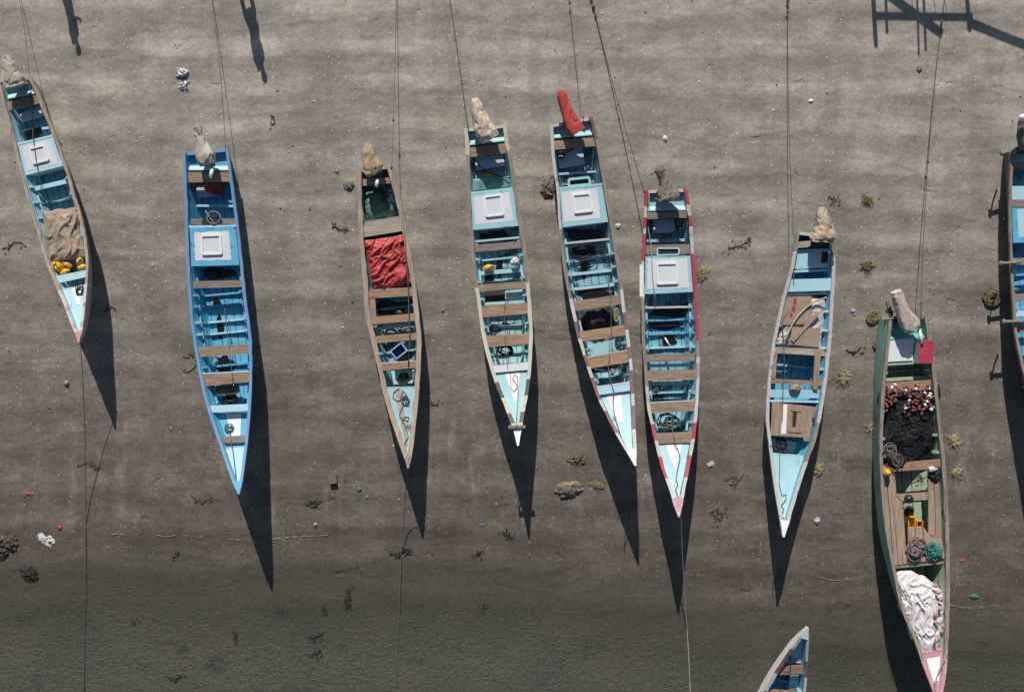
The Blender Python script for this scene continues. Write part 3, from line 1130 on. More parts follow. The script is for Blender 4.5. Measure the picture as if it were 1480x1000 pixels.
# --- boat 8
b8 = Boat('large green boat loaded with black and white fishing nets',
          [(1286, 460), (1279, 522), (1274, 578), (1272, 634), (1273, 690), (1279.5, 762), (1290, 820), (1303, 878), (1322, 925), (1338, 970)],
          [(1340, 458), (1347, 508), (1354, 564), (1360, 620), (1366, 684), (1370, 762), (1371.5, 830), (1371, 880), (1369, 932), (1366, 975)],
          (1357, 1018), 1.75, GN, GI, WGY, .07, hs=.9, hm=.9, stem=PK, fb=.78, stem_u=.965, railpatch=((.88, 1, 'B', PK),))
b8.well(489, 487, TQ, TQ, .22)
b8.panel([(1285, 490), (1321, 488), (1319, 521), (1281, 523)], WH2, .14, .03, 'white_panel')
b8.thwart(521, 528, 518, 525, GI, .17, .07)
b8.panel([(1281, 489), (1345, 487), (1346, 525), (1279, 527)], GI, .20, .04, 'stern_deck')
b8.thwart(546, 551, 543, 548, GI, .3, .05, 'deck_beam')
b8.thwart(553, 567, 549, 563, WO, .1)
b8.thwart(670, 682, 664, 677, WO, .08)
for y in (536, 590, 630, 655):
    b8.frame(y, GI)
mb = MB()
pl = [[(1275, 676), (1280, 676), (1291, 816), (1286, 812)], [(1281, 674), (1286, 672), (1298, 816), (1292, 817)], [(1287, 684), (1293, 684), (1305, 815), (1299, 816)],
      [(1294, 716), (1304, 715), (1311, 814), (1306, 815)],
      [(1342, 692), (1350, 690), (1352, 775), (1342, 772)], [(1351, 692), (1357, 690), (1361, 775), (1353, 775)]]
for q in pl:
    mb.prism([b8.at(x, y, .10 + random.uniform(0, .012)) for x, y in q], .04)
mb.prism([b8.at(x, y, .088) for x, y in ((1294, 714), (1341, 711), (1341, 722), (1304, 724))], .03)
for q in ([(1312, 763), (1322, 762), (1325, 812), (1313, 814)], [(1323, 762), (1333, 761), (1338, 811), (1326, 812)], [(1334, 761), (1345, 775), (1360, 776), (1366, 806), (1339, 811)]):
    mb.prism([b8.at(x, y, .095 + random.uniform(0, .012)) for x, y in q], .04)
mb.build('plank_deck', wood('pale_plank_wood', (.40, .285, .20), .6, 'y', 9, .25), b8.t)
b8.bulkhead(818, 812, GI, .14, WGY)
b8.foredeck(946, 940, PK, WH2, (.18, .07, .10, .62, .0), .06)

# --- boat 9 (cut by the right edge)
b9 = Boat('blue boat cut off by the right edge with rope-bound poles across its side',
          [(1461, 216), (1459.5, 300), (1461, 380), (1464, 440), (1469, 490), (1480, 540), (1495, 590), (1512, 640)],
          [(1520, 212), (1530, 300), (1538, 380), (1543, 440), (1546, 490), (1547, 540), (1545, 590), (1541, 640)],
          (1532, 690), 1.8, DK, BB, WGY, .05, fb=.40)
b9.well(234, 234, LB, LBC)
b9.thwart(234, 245, 234, 245, WG)
b9.panel([(1462, 246), (1520, 246), (1520, 268), (1462, 268)], BB, .3, .03, 'stern_floor')
b9.panel([(1461, 269), (1524, 269), (1524, 289), (1461, 289)], LBC, .12, .04, 'stern_deck')
b9.thwart(289, 299, 289, 299, WG, .06)
b9.enginebox(300, 300, 350, 350, BB, LBC, LBC, (.5, .8, .3, .7), (.12, .9, .03, .85))
b9.thwart(372, 382, 372, 382, WG, .06)
for y in (395, 415, 445):
    b9.frame(y, BB)
b9.thwart(424, 435, 424, 435, WG, .07)
b9.thwart(448, 456, 448, 456, LBC, .1)
b9.thwart(470, 480, 470, 480, WG, .07)
b9.foredeck(560, 560, LBC)
for (x0, y0, x1, y1) in ((1448, 222, 1474, 217), (1446, 381, 1475, 379), (1450, 465, 1482, 465)):
    mb = MB()
    a, b = P(x0, y0, .93), P(x1, y1, .87)
    mb.tube([a, a.lerp(b, .5) + Vector((0, 0, .015)), b], .04, 7)
    for k in (0, .05, .65, .7, .75):
        q = a.lerp(b, k)
        mb.blob(q, (.035, .075, .075), 7)
    q = P(x0 - 4, y0 + 8, .5)
    mb.tube([a + Vector((.03, 0, 0)), P(x0 + 1, y0 + 2, .72), P(x0 + 3, y0 + 3, .52)], .022, 5)
    mb.build('fender_pole', cloth('old_hemp', (.30, .25, .20), .5, 14), b9.t)

# --- boat 10 (floating, bow up the beach)
b10 = Boat('white sided boat floating at the bottom edge with its bow pointing up the beach',
           [(1040, 1240), (1046, 1180), (1060, 1110), (1080, 1055), (1106, 1000), (1117, 979), (1131, 957), (1144, 938), (1156, 922)],
           [(1112, 1236), (1130, 1180), (1148, 1110), (1158, 1055), (1163.5, 1000), (1165, 985), (1166, 965), (1167, 944), (1168, 926)],
           (1167, 908), 1.5, WH2, BB, PW, .05, stem=WH2, stem_u=.955, zoff=-.14, fb=.8, curve=2.4, railpatch=((.55, .7, 'B', MR), (.7, .78, 'B', PW), (.78, .9, 'L', MR), (.8, .86, 'R', MR)))
b10.thwart(975, 963, 974, 962, WO, .08)
b10.thwart(1011, 996, 1011, 1000, WO, .08)
b10.thwart(1080, 1068, 1080, 1068, WO, .08)
b10.thwart(1160, 1148, 1160, 1148, WO, .08)
b10.frame(990, LBC)
b10.panel([(1142, 976), (1163, 976), (1162, 996), (1139, 996)], AQ, .30, .03, 'floor_panel')
b10.foredeck(955, 958, LB, None, None, .2)


# ---------------------------------------------------------------- cloth, nets, rope helpers
def loft(pts, rs, flat=.85, n=30, wr=.12, seed=0.0, sub=8, pleat=.1):
    """a wrapped cloth sleeve following pts with radii rs, pleated along its length"""
    mb = MB()
    P_, R_ = [], []
    for i in range(len(pts) - 1):
        for k in range(sub):
            s = k / sub
            p0, p1, p2, p3 = pts[max(0, i - 1)], pts[i], pts[i + 1], pts[min(len(pts) - 1, i + 2)]
            P_.append(.5 * ((2 * p1) + (p2 - p0) * s + (2 * p0 - 5 * p1 + 4 * p2 - p3) * s * s + (3 * p1 - p0 - 3 * p2 + p3) * s ** 3))
            R_.append(rs[i] + (rs[i + 1] - rs[i]) * s)
    P_.append(pts[-1])
    R_.append(rs[-1])
    rings = []
    L = len(P_)
    for i, p in enumerate(P_):
        d = (P_[min(i + 1, L - 1)] - P_[max(i - 1, 0)]).normalized()
        s = d.cross(Vector((0, 0, 1))).normalized()
        u = s.cross(d)
        box = smooth(.45, .95, i / L)
        ring = []
        for k in range(n):
            a = 2 * math.pi * k / n
            ca, sa = math.cos(a), math.sin(a)
            ex = 2.3 + 3.2 * box
            q = (abs(ca) ** ex + abs(sa) ** ex) ** (-1 / ex)
            tw = a + i * .02 * (1 + seed % 2)
            fold = 1.6 * (1 - min(1, abs(N3(math.cos(tw) * 3.4 + seed, math.sin(tw) * 3.4, i * .014)) * 3.4)) ** 1.3 + .45 * smooth(.4, .9, i / L) * (1 - min(1, abs(N3(math.cos(a) * 1.8 + i * .16 + seed, math.sin(a) * 1.8 - i * .10, 7)) * 3.6)) ** 1.6 - .5
            w = 1 + wr * (N3(ca * 1.6 + seed, sa * 1.6, i * .11) + .2 * N3(ca * 3 + seed, sa * 3 + i * .25, i * .1)) + pleat * fold * (.5 + .5 * N3(i * .12, seed, 1))
            ring.append(p + (s * ca + u * sa * flat) * R_[i] * q * w)
        rings.append(ring)
    vs = [p for r in rings for p in r]
    fs = [[i * n + k, i * n + (k + 1) % n, (i + 1) * n + (k + 1) % n, (i + 1) * n + k] for i in range(L - 1) for k in range(n)]
    mb.add(vs, fs, 0, True)
    for ring, rev in ((rings[0], True), (rings[-1], False)):
        c = sum(ring, Vector()) / n
        mb.add(ring + [c], [([(k + 1) % n, k, n] if rev else [k, (k + 1) % n, n]) for k in range(n)], 0, False)
    return mb


def motor(boat, label, path, mat, tiller=None, z0=1.2, z1=1.03, wr=.13, seed=0.0, flat=.8, tie=None, extra=None, pl=.17):
    n = len(path)
    pts = [P(x, y, z0 + (z1 - z0) * i / (n - 1)) for i, (x, y, r) in enumerate(path)]
    rs = [r / S for _, _, r in path]
    base = boat.side(0, .4)
    c = P(path[-2][0], path[-2][1], .6)
    t = thing('outboard_motor', label, 'outboard motor', c, 'covered outboard motors on the sterns')
    loft(pts, rs, flat, 30, wr, seed, 8, pl).build('cover', mat, t)
    mb = MB()
    k = int(n * .6)
    top = pts[k] + Vector((0, 0, -.1))
    l, r = boat.side(0, boat.h(0) - .05)
    tm = (l + r) / 2
    f = clamp((top - l).dot((r - l).normalized()) / (r - l).length, .15, .85)
    foot = l.lerp(r, f) + Vector((0, 0, -.02))
    mb.beam(foot + Vector((0, 0, -.12)), top, .12, .16)
    mb.beam(foot + Vector((-.14, -.03, 0)), foot + Vector((.14, -.03, 0)), .16, .14)
    mb.build('clamp_bracket', plain('dark_metal', (.05, .05, .055), .45), t)
    if tiller:
        (x0, y0), (x1, y1) = tiller
        mb = MB()
        mb.tube([P(x0, y0, z1 + .02), P((x0 + x1) / 2, (y0 + y1) / 2, z1 + .03), P(x1, y1, z1 + .02)], [.045, .05, .04], 8)
        mb.build('tiller_handle', plain('white_plastic', (.75, .75, .74), .4, .08), t)
    if tie:
        mb = MB()
        i = tie
        d = (pts[i + 1] - pts[i - 1]).normalized()
        s = d.cross(Vector((0, 0, 1))).normalized()
        u = s.cross(d)
        for o in (-.03, .03):
            mb.tube([pts[i] + d * o + (s * math.cos(a) + u * math.sin(a) * flat) * rs[i] * 1.04 for a in [2 * math.pi * j / 14 for j in range(15)]], .016, 5)
        mb.build('tie_cord', plain('cord_brown', (.30, .25, .22), .8), t)
    if extra:
        extra(t)
    return t


def C_(n, c, **k):
    return cloth(n, c, **k)


motor(b1, 'outboard motor wrapped in grey beige canvas, on the boat at the left edge', [(9, 81, 4.5), (12, 92, 8), (15, 105, 11), (19, 117, 14), (23, 126, 14)], C_('grey_beige_canvas', (.47, .42, .345), seed=1), None, seed=1)
motor(b2, 'outboard motor in grey beige canvas tied at the neck, on the bright blue boat', [(285, 184, 5.5), (287, 191, 5.6), (288, 198, 6.5), (292, 211, 9), (297, 226, 13.5), (301, 238, 10.5)], C_('pale_grey_canvas', (.54, .48, .41), seed=2, spots=(.25, .21, .17)), ((307, 244), (304, 258)), seed=2.3)
motor(b3, 'outboard motor in tan pleated cloth, on the bare wood boat', [(532, 208, 3), (533, 218, 8), (535, 230, 10.5), (539, 243, 13), (543, 252, 10)], C_('tan_canvas', (.48, .345, .20), seed=3, spots=(.25, .17, .10)), ((545.6, 259), (544, 271)), seed=4.1, wr=.2)
motor(b4, 'outboard motor in streaked pinkish beige canvas, on the boat with the crosspiece', [(686, 142, 4), (688, 151, 7.5), (692, 166, 10), (698, 182, 12.5), (704, 194, 14), (709, 202, 12)], C_('streaked_canvas', (.62, .49, .39), seed=4, spots=(.28, .2, .16)), None, seed=6.3)
motor(b5, 'outboard motor wrapped in a bright red cover', [(810, 132, 4), (812, 139, 7), (816, 152, 7.5), (822, 167, 9), (829, 182, 11), (835, 192, 11)], C_('red_canvas', (.50, .055, .045), var=.25, seed=5), None, seed=8.2, wr=.04, pl=.08)
motor(b6, 'outboard motor in twisted dark brown cloth, on the red and white gunwaled boat', [(954, 238, 3), (954, 247, 7), (958, 258, 6), (961, 268, 8), (962, 276, 11), (965, 283, 15.5), (966, 290, 15)], C_('brown_canvas', (.25, .20, .15), seed=6, spots=(.12, .09, .07)), None, z1=.96, seed=10.7, wr=.16)


def ex7(t):
    mb = MB()
    def f(u, v):
        p = P(1172 + 29 * u, 347 + 11 * v - 2 * u, 1.0)
        p.z = 1.02 - .10 * v + .03 * N3(u * 4, v * 3, 2)
        return p
    mb.grid(f, 14, 8)
    mb.build('black_flap', plain('black_cloth', (.03, .03, .034), .8), t)


motor(b7, 'outboard motor under loose tan sacking, on the slim boat with the boards', [(1187, 300, 3.5), (1188, 308, 8), (1189, 320, 10.5), (1190, 332, 13.5), (1189, 342, 15), (1188, 348, 14)], C_('tan_sacking', (.54, .43, .31), seed=7, spots=(.26, .2, .15)), None, seed=12.9, wr=.2, extra=ex7)
motor(b8, 'outboard motor in pinkish beige canvas, on the large green boat', [(1295, 421, 7), (1297, 428, 8.5), (1301, 441, 8.5), (1307, 455, 10), (1314, 467, 12), (1320, 475, 10)], C_('pinkish_canvas', (.62, .49, .43), seed=8, spots=(.36, .26, .22)), ((1328, 476), (1333, 497)), seed=14.4, wr=.1)


def ex9(t):
    mb = MB()
    mb.blob(P(1478.5, 170, 1.45), (.11, .09, .09), 10)
    mb.build('white_cap', plain('white_plastic', (.75, .75, .74), .4, .08), t)


motor(b9, 'outboard motor in dark grey cover with a white cap, cut off by the right edge', [(1479, 171, 4.5), (1479, 180, 7), (1481, 195, 10), (1486, 208, 11), (1492, 216, 8)], C_('dark_grey_canvas', (.13, .125, .11), seed=9), None, seed=16, extra=ex9)


def sheet(name, label, cat, quad_px, boat, drop, amp, mat, nu=44, nv=50, fq=(1.0, 1.0), seed=0.0, ragged=.06, dome=.0, sharp=1.0, parent=None):
    mb = MB()
    A = [Vector(q) for q in quad_px]          # TL TR BR BL

    def f(u, v):
        ru = u + ragged * N3(v * 3.1 + seed, 1.3, seed) * (1 - 2 * abs(u - .5) * .2)
        rv = v + ragged * N3(u * 3.1 + seed, 7.3, seed)
        p = A[0].lerp(A[1], ru).lerp(A[3].lerp(A[2], ru), rv)
        w = Vector((u * fq[0] * 3 + .6 * N3(u * 3, v * 3, seed + 3), v * fq[1] * 3 + .6 * N3(u * 3 + 5, v * 3, seed), seed))
        ca, sa = math.cos(.5 + seed), math.sin(.5 + seed)
        w1 = Vector((w.x * ca - w.y * sa, (w.x * sa + w.y * ca) * .35, seed))
        w2 = Vector(((w.x * sa + w.y * ca) * .4, w.x * ca - w.y * sa, seed + 9)) * 1.5
        n = 1.1 * (1 - min(1, abs(noise.noise(w1)) * 3.2)) ** 1.6 + .7 * (1 - min(1, abs(noise.noise(w2)) * 3.2)) ** 2 + .7 * noise.noise(w * .6) + .25 * noise.noise(w * 3.1) + .12 * noise.noise(w * 7)
        edge = min(1, 7 * min(u, 1 - u), 7 * min(v, 1 - v))
        uu = boat.uw(P(p.x, p.y, .6))
        z = boat.h(uu) - drop + amp * n * (.45 + .55 * edge) + dome * (edge ** .5) - .05 * (1 - edge)
        return P(p.x, p.y, z)
    mb.grid(f, nu, nv)
    o = mb.build(name, mat)
    return tag(o, label, cat)


def gz(x, y):
    return G(x, y).z


def heap(name, label, cat, outline, zfun, height, mat, amp=.04, fq=6.0, seed=0.0, folds=None, nr=14, ns=48, group=None, ridged=True, rag=.12, holes=False, kindparent=None):
    """irregular pile inside an outline of picture points; zfun(px,py) gives the surface it lies on"""
    if zfun is gz and name != 'stone':
        height, rag = height * (.35 if name != 'sack' else .75), rag + .22
    mb = MB()
    A = [Vector(q) for q in outline]
    c = sum(A, Vector((0, 0))) / len(A)
    an = sorted((math.atan2(p.y - c.y, p.x - c.x), (p - c).length) for p in A)

    def rad(a):
        a = (a + math.pi) % (2 * math.pi) - math.pi
        e = [(an[-1][0] - 2 * math.pi, an[-1][1])] + an + [(an[0][0] + 2 * math.pi, an[0][1])]
        for (a0, r0), (a1, r1) in zip(e, e[1:]):
            if a0 <= a <= a1:
                s = (a - a0) / max(1e-6, a1 - a0)
                s = s * s * (3 - 2 * s)
                return r0 + (r1 - r0) * s
        return an[0][1]

    def f(i, k):
        t_ = i / nr
        a = 2 * math.pi * k / ns
        r = rad(a) * (1 + rag * N3(math.cos(a) * 3 + seed, math.sin(a) * 3, seed) + rag * .6 * N3(math.cos(a) * 9 + seed, math.sin(a) * 9, seed)) * t_
        x, y = c.x + r * math.cos(a), c.y + r * math.sin(a)
        w = Vector((x / S * fq, y / S * fq, seed))
        w = w + Vector((N3(w.x * .5, w.y * .5, 3), N3(w.x * .5 + 9, w.y * .5, 3), 0)) * 1.2
        n = noise.noise(w) + .5 * noise.noise(w * 2.3)
        if ridged:
            n = 1 - 2.4 * abs(noise.noise(w)) + .6 * (1 - 2.4 * abs(noise.noise(w * 2.2)))
        if folds:
            q = Vector((x / S * fq, y / S * fq * folds, seed))
            q = q + Vector((N3(x / S * 1.6, y / S * 1.6, 3), N3(x / S * 1.6 + 9, y / S * 1.6, 3), 0)) * 2.2
            n = 1.2 * (1 - min(1, abs(noise.noise(q)) * 3)) ** 1.5 + .6 * (1 - min(1, abs(noise.noise(q * 2.1)) * 3)) ** 2 + .9 * noise.noise(q * .4) + .3 * noise.noise(q * 4)
        dome = max(0.0, 1 - t_ ** 2.4)
        z = zfun(x, y) + height * dome ** .8 + amp * n * (dome ** .35) - .02 * t_
        return P(x, y, z)
    vs = [f(0, 0)] + [f(i, k) for i in range(1, nr + 1) for k in range(ns)]
    fs = [[0, 1 + (k + 1) % ns, 1 + k] for k in range(ns)]
    for i in range(nr - 1):
        for k in range(ns):
            a, b = 1 + i * ns + k, 1 + i * ns + (k + 1) % ns
            fs.append([a, b, b + ns, a + ns])
    mb.add(vs, [q[::-1] for q in fs], 0, True)
    o = mb.build(name, mat)
    return tag(o, label, cat, group)


def coil_path(px, py, z, rx, ry, turns, seed=0, wob=.35, n=18, stack=.015):
    rnd = random.Random(seed)
    out = []
    ph = rnd.random() * 6
    for i in range(int(turns * n)):
        a = 2 * math.pi * i / n + ph
        k = 1 - wob * .5 + wob * N3(i * .09 + seed, seed * 1.7, 0)
        cx = px + rx * .35 * wob * 2 * N3(i * .05, seed + 4, 1)
        cy = py + ry * .35 * wob * 2 * N3(i * .05, seed + 8, 1)
        out.append(P(cx + rx * k * math.cos(a), cy + ry * k * math.sin(a), z + stack * (i / n) * .5 + .02 * abs(N3(i * .3, seed, 3))))
    return out


def rope(label, pts, r, mat, cat='rope', name='mooring_rope', group=None, lumps=(), extra_paths=()):
    mb = MB()
    if group:
        r *= .72
    mb.tube(pts, r, 6)
    for e in extra_paths:
        mb.tube(e, r, 6)
    for k, s in lumps:
        i = min(len(pts) - 1, int(k * (len(pts) - 1)))
        mb.blob(pts[i], (s * .6, s * 1.0, s * .6), 7, 0, 0, .4)
    o = mb.build(name, mat)
    return tag(o, label, cat, group)


def span(a, b, sag=.1, n=24):
    a, b = Vector(a), Vector(b)
    return [a.lerp(b, i / n) - Vector((0, 0, sag * 4 * (i / n) * (1 - i / n))) for i in range(n + 1)]


def drape(pts_px, lift=.012, n=8, jitter=.6, seed=0):
    """a rope lying on the sand through picture points"""
    out = []
    for i in range(len(pts_px) - 1):
        p0, p1, p2, p3 = [Vector(pts_px[j]) for j in (max(0, i - 1), i, i + 1, min(len(pts_px) - 1, i + 2))]
        for k in range(n):
            s = k / n
            q = .5 * ((2 * p1) + (p2 - p0) * s + (2 * p0 - 5 * p1 + 4 * p2 - p3) * s * s + (3 * p1 - p0 - 3 * p2 + p3) * s ** 3)
            q = q + Vector((jitter * N3(i + s * 2, seed, 1), 0))
            g = G(q.x, q.y)
            g.z = max(g.z, WZ + .022)
            out.append(g + Vector((0, 0, lift)))
    out.append(G(*pts_px[-1]) + Vector((0, 0, lift)))
    return out


ROPE_D = plain('dark_rope', (.11, .098, .085), .9)
ROPE_G = plain('grey_rope', (.20, .185, .165), .9)
ROPE_W = plain('pale_rope', (.42, .40, .36), .85)
ROPE_GR = plain('green_rope', (.10, .135, .085), .85)
ROPE_B = plain('black_rope', (.016, .016, .018), .7)
ROPE_K = plain('khaki_rope', (.26, .21, .13), .85)
MG = 'mooring ropes running up the beach'
BG = 'bow ropes running into the water'

# stern lines to the top of the beach
rope('thin dark rope from the stern of the left edge boat to the top edge', span(P(42, 108, .84), P(21, -30, .12), .12), .010, ROPE_D, group=MG)
rope('thin rope from the bright blue boat stern up to the top edge', span(P(326, 217, .86), P(302, -30, .12), .2), .011, ROPE_D, group=MG)
rope('rope from the bare wood boat transom up to the top edge', span(P(566, 242, .84), P(573, -30, .1), .15), .011, ROPE_D, group=MG, lumps=((0.02, .05), (.28, .05)))
rope('thick knotted rope from the cream gunwaled boat stern to the top edge', span(P(677, 187, .86), P(646, -30, .1), .25), .020, ROPE_D, group=MG, lumps=((.1, .04), (.35, .05), (.55, .04), (.7, .035)))
rope('grey rope from the red covered motor stern to the top edge', span(P(843, 169, .84), P(820, -30, .1), .15), .013, ROPE_G, group=MG, lumps=((0, .05), (.86, .06), (.92, .06), (.96, .05)))
rope('long knotted rope from the red and white gunwaled boat to the top edge', span(P(931, 277, .84), P(848, -30, .08), .3), .018, ROPE_D, group=MG, lumps=((.0, .05), (.08, .04), (.45, .05), (.86, .06), (.9, .08), (.94, .07)))
rope('long straight rope from the slim boat stern to the top edge', span(P(1147, 341, .84), P(1139, -30, .08), .2), .012, ROPE_D, group=MG, lumps=((.9, .06), (.94, .07)))
rope('rope from the large green boat stern to the top edge', span(P(1331, 459, .92), P(1369, -30, .08), .3), .013, ROPE_D, group=MG, lumps=((.0, .04), (.05, .05), (.48, .05), (.64, .04), (.9, .05)))
# bow lines
rope('thin rope from the left edge boat bow down to the water', span(P(116, 486, 1.42), P(124, 760, -.02), .1, 30) + drape([(124, 762), (123, 850), (122, 940), (121, 1040)]), .014, ROPE_D, group=BG)
rope('greenish rope from the bare wood boat bow into the water', span(P(588, 668, 1.25), P(580, 800, .0), .18, 20) + drape([(580, 805), (577, 880), (573, 960), (571, 1040)]), .015, ROPE_GR, group=BG)
rope('dark rope from the crosspiece boat bow into the water', span(P(748, 622, 1.6), P(750, 740, .02), .2, 20) + drape([(750, 745), (757, 820), (766, 900), (772, 960), (779, 1040)]), .017, ROPE_D, group=BG)
rope('rope from the white stemmed boat bow beside red gunwaled boat into the water', span(P(915, 664, 1.75), P(902, 800, .0), .25, 20) + drape([(902, 805), (898, 880), (896, 950), (894, 1040)]), .015, ROPE_D, group=BG)
rope('pale rope hanging from the red bow tip into the water', span(P(984, 738, 1.75), P(993, 905, .05), .12, 24) + drape([(993, 910), (996, 960), (999, 1040)]), .016, ROPE_W, group=BG)
rope('rope from the slim boat bow running down past the floating boat', span(P(1130, 760, 1.25), P(1117, 860, .0), .15, 16) + drape([(1117, 865), (1108, 915), (1100, 965), (1095, 1040)]), .015, ROPE_D, group=BG, lumps=())

# ropes inside boats
rope('black hose looped on the thwart and floor of the bright blue boat', [b2.at(297, 305, .2)] + coil_path(309, 315, .72, 10, 9.5, 1.2, 4, .1), .017, ROPE_K, 'hose', 'hose')
rope('thin rope scribbled over the bare wood boat foredeck', [b3.at(x, y, .075) for x, y in ((577, 561), (569, 567), (568, 575), (575, 580), (583, 576), (587, 570), (583, 565), (579, 575), (584, 585), (591, 586), (592, 578), (585, 576), (582, 587), (577, 600), (581, 606), (590, 608), (591, 603), (585, 602), (582, 609), (588, 622), (590, 632), (586, 638), (583, 650), (585, 664))], .012, ROPE_D, 'rope', 'deck_rope')
rope('blue and black line tangle on the bare wood boat foredeck', coil_path(585, 580, b3.at(585, 580, .08).z, 5, 8, 3, 5, .6), .012, plain('blue_cord', (.03, .09, .14), .7), 'rope', 'rope_coil')
rope('black mesh buoy line bunched in the bare wood boat bow', coil_path(584, 547, b3.at(584, 547, .3).z, 8, 11, 5, 6, .8), .022, ROPE_B, 'rope', 'rope_coil')
rope('black rope coil on the pale blue foredeck of the left edge boat', coil_path(116, 420, b1.at(116, 420, .08).z, 8, 10, 5, 7, .8), .010, ROPE_B, 'rope', 'rope_coil')
rope('dark loops of line on the bright blue boat foredeck', coil_path(331, 619, b2.at(331, 619, .22).z, 8, 8, 4, 8, .5) + [b2.at(333, 634, .04), b2.at(337, 655, .08), b2.at(341, 690, .07)], .009, ROPE_D, 'rope', 'rope_coil')
rope('big coil of black rope behind the white bow thwart of the crosspiece boat', coil_path(731, 507, b4.at(731, 507, .32).z, 14, 10, 7, 9, .6), .017, ROPE_B, 'rope', 'rope_coil')
rope('thin line looped on the white triangle of the crosspiece boat', [b4.at(x, y, .105) for x, y in ((738, 538), (738, 560), (742, 566), (748, 560), (748, 545), (744, 541), (741, 548), (747, 556), (749, 565), (748, 590), (746, 612))], .008, ROPE_G, 'rope', 'deck_rope')
rope('row of black rope loops under the third wooden thwart of the stained boat', coil_path(868, 534, b5.at(868, 534, .22).z, 16, 5, 6, 10, .5), .020, ROPE_B, 'rope', 'rope_coil')
rope('thin line along the foredeck of the stained blue boat', [b5.at(x, y, d) for x, y, d in ((879, 530, .02), (882, 550, .03), (887, 566, .03), (886, 580, .12), (888, 600, .12), (891, 610, .12), (897, 630, .12), (906, 648, .1))], .012, ROPE_D, 'rope', 'deck_rope')
rope('tangled green rope in the bow of the red and white gunwaled boat', coil_path(968, 610, b6.at(968, 610, .34).z, 17, 12, 9, 11, .8), .014, ROPE_GR, 'rope', 'rope_coil')
rope('greenish line from the last thwart to the red bow tip', [b6.at(x, y, d) for x, y, d in ((970, 612, .25), (973, 628, .03), (976, 642, .03), (980, 650, .11), (983, 662, .11), (979, 680, .11), (977, 692, .11), (980, 700, .11), (976, 706, .1), (981, 720, .08))], .010, ROPE_GR, 'rope', 'deck_rope')
rope('long pale rope lying along the stern of the red and white gunwaled boat', [b6.at(x, y, d) for x, y, d in ((938, 275, .0), (938, 305, .1), (937, 330, .2), (941, 356, .05), (942, 375, .0), (943, 400, .0), (946, 425, .0), (947, 443, .12))], .013, plain('pale_green_rope', (.3, .34, .26), .8), 'rope', 'deck_rope')
rope('bunched black rope at the front of the slim boat plank deck', coil_path(1130, 641, b7.at(1130, 641, .22).z, 9, 10, 8, 12, .9), .014, ROPE_B, 'rope', 'rope_coil')
rope('green and blue line over the pale foredeck of the slim boat', [b7.at(x, y, .12) for x, y in ((1127, 652), (1127, 680), (1126, 700), (1130, 716), (1136, 714), (1136, 722), (1129, 730), (1133, 736), (1130, 744), (1134, 752))], .010, plain('teal_cord', (.05, .16, .18), .8), 'rope', 'deck_rope')
rope('dark line running down the slim boat from stern over boards and frame', [b7.at(x, y, d) for x, y, d in ((1149, 370, .12), (1147, 402, .02), (1147, 430, .1), (1143, 450, .06), (1132, 460, .06), (1131, 470, .06), (1133, 500, .04), (1134, 540, .04), (1132, 560, .05), (1131, 600, .02), (1129, 635, .1))], .010, ROPE_D, 'rope', 'deck_rope')
rope('dark line running down the bare wood boat past red tarpaulin and crate', [b3.at(x, y, -.02) for x, y in ((582, 315), (586, 350), (588, 380), (590, 420), (591, 450), (592, 490), (590, 530))], .012, ROPE_D, 'rope', 'deck_rope')
rope('thin dark line running along the left edge boat over its white hatch', [b1.at(x, y, d) for x, y, d in ((41, 112, .1), (46, 150, .02), (47, 180, .2), (48, 200, .0), (52, 232, -.03), (56, 252, .0), (60, 275, .12), (68, 300, .3))], .010, ROPE_D, 'rope', 'deck_rope')
rope('pink cord hanging over the starboard stern rail of the left edge boat', [P(x, y, z) for x, y, z in ((46, 112, .86), (52, 120, .84), (58, 130, .8), (62, 142, .7), (67, 150, .6), (70, 165, .5), (75, 180, .3))], .010, plain('pink_cord', (.30, .12, .16), .8), 'rope', 'cord')
rope('black hose coil in the stern of the bare wood boat', coil_path(561, 280, b3.at(561, 280, .2).z, 9, 7, 4, 13, .6), .016, ROPE_B, 'hose', 'hose')
rope('black hose on the stern floor of the stained blue boat', coil_path(810, 224, b5.at(810, 224, .3).z, 6, 6, 2, 14, .4) + [b5.at(818, 222, .3), b5.at(830, 215, .25)], .014, ROPE_B, 'hose', 'hose')
rope('black line tangle in the shaded middle of the stained blue boat', coil_path(843, 366, b5.at(843, 366, .4).z, 20, 9, 5, 15, .7), .011, ROPE_B, 'rope', 'rope_coil')
rope('tan rope bundle on starboard side between thwarts of the stained boat', coil_path(891, 455, b5.at(891, 455, .1).z, 3.5, 11, 5, 16, .8), .018, ROPE_K, 'rope', 'rope_coil')
rope('black line across the stern floor of the crosspiece boat', [b4.at(x, y, d) for x, y, d in ((676, 190, .0), (678, 210, .1), (684, 228, .1), (693, 240, .3), (706, 250, .3), (722, 255, .3), (738, 258, .2))], .013, ROPE_B, 'rope', 'deck_rope')

rope('dark line running over the thwarts down the middle of the crosspiece boat', [b4.at(x, y, d) for x, y, d in ((738, 415, .03), (732, 432, .12), (729, 445, .035), (730, 470, .14), (730, 490, .03), (731, 510, .14), (734, 532, .02))], .010, ROPE_D, 'rope', 'deck_rope')
rope('dark line running over the thwarts of the stained blue boat, to starboard', [b5.at(x, y, d) for x, y, d in ((878, 400, .2), (883, 430, .045), (883, 455, .14), (884, 477, .035), (881, 500, .14), (881, 518, .03), (879, 530, .1))], .010, ROPE_D, 'rope', 'deck_rope')
rope('dark line hanging over the thwarts of the bright blue boat, to starboard', [b2.at(x, y, d) for x, y, d in ((325, 445, .3), (327, 470, .3), (331, 500, .045), (333, 520, .15), (336, 545, .03), (337, 556, .1))], .010, ROPE_D, 'rope', 'deck_rope')

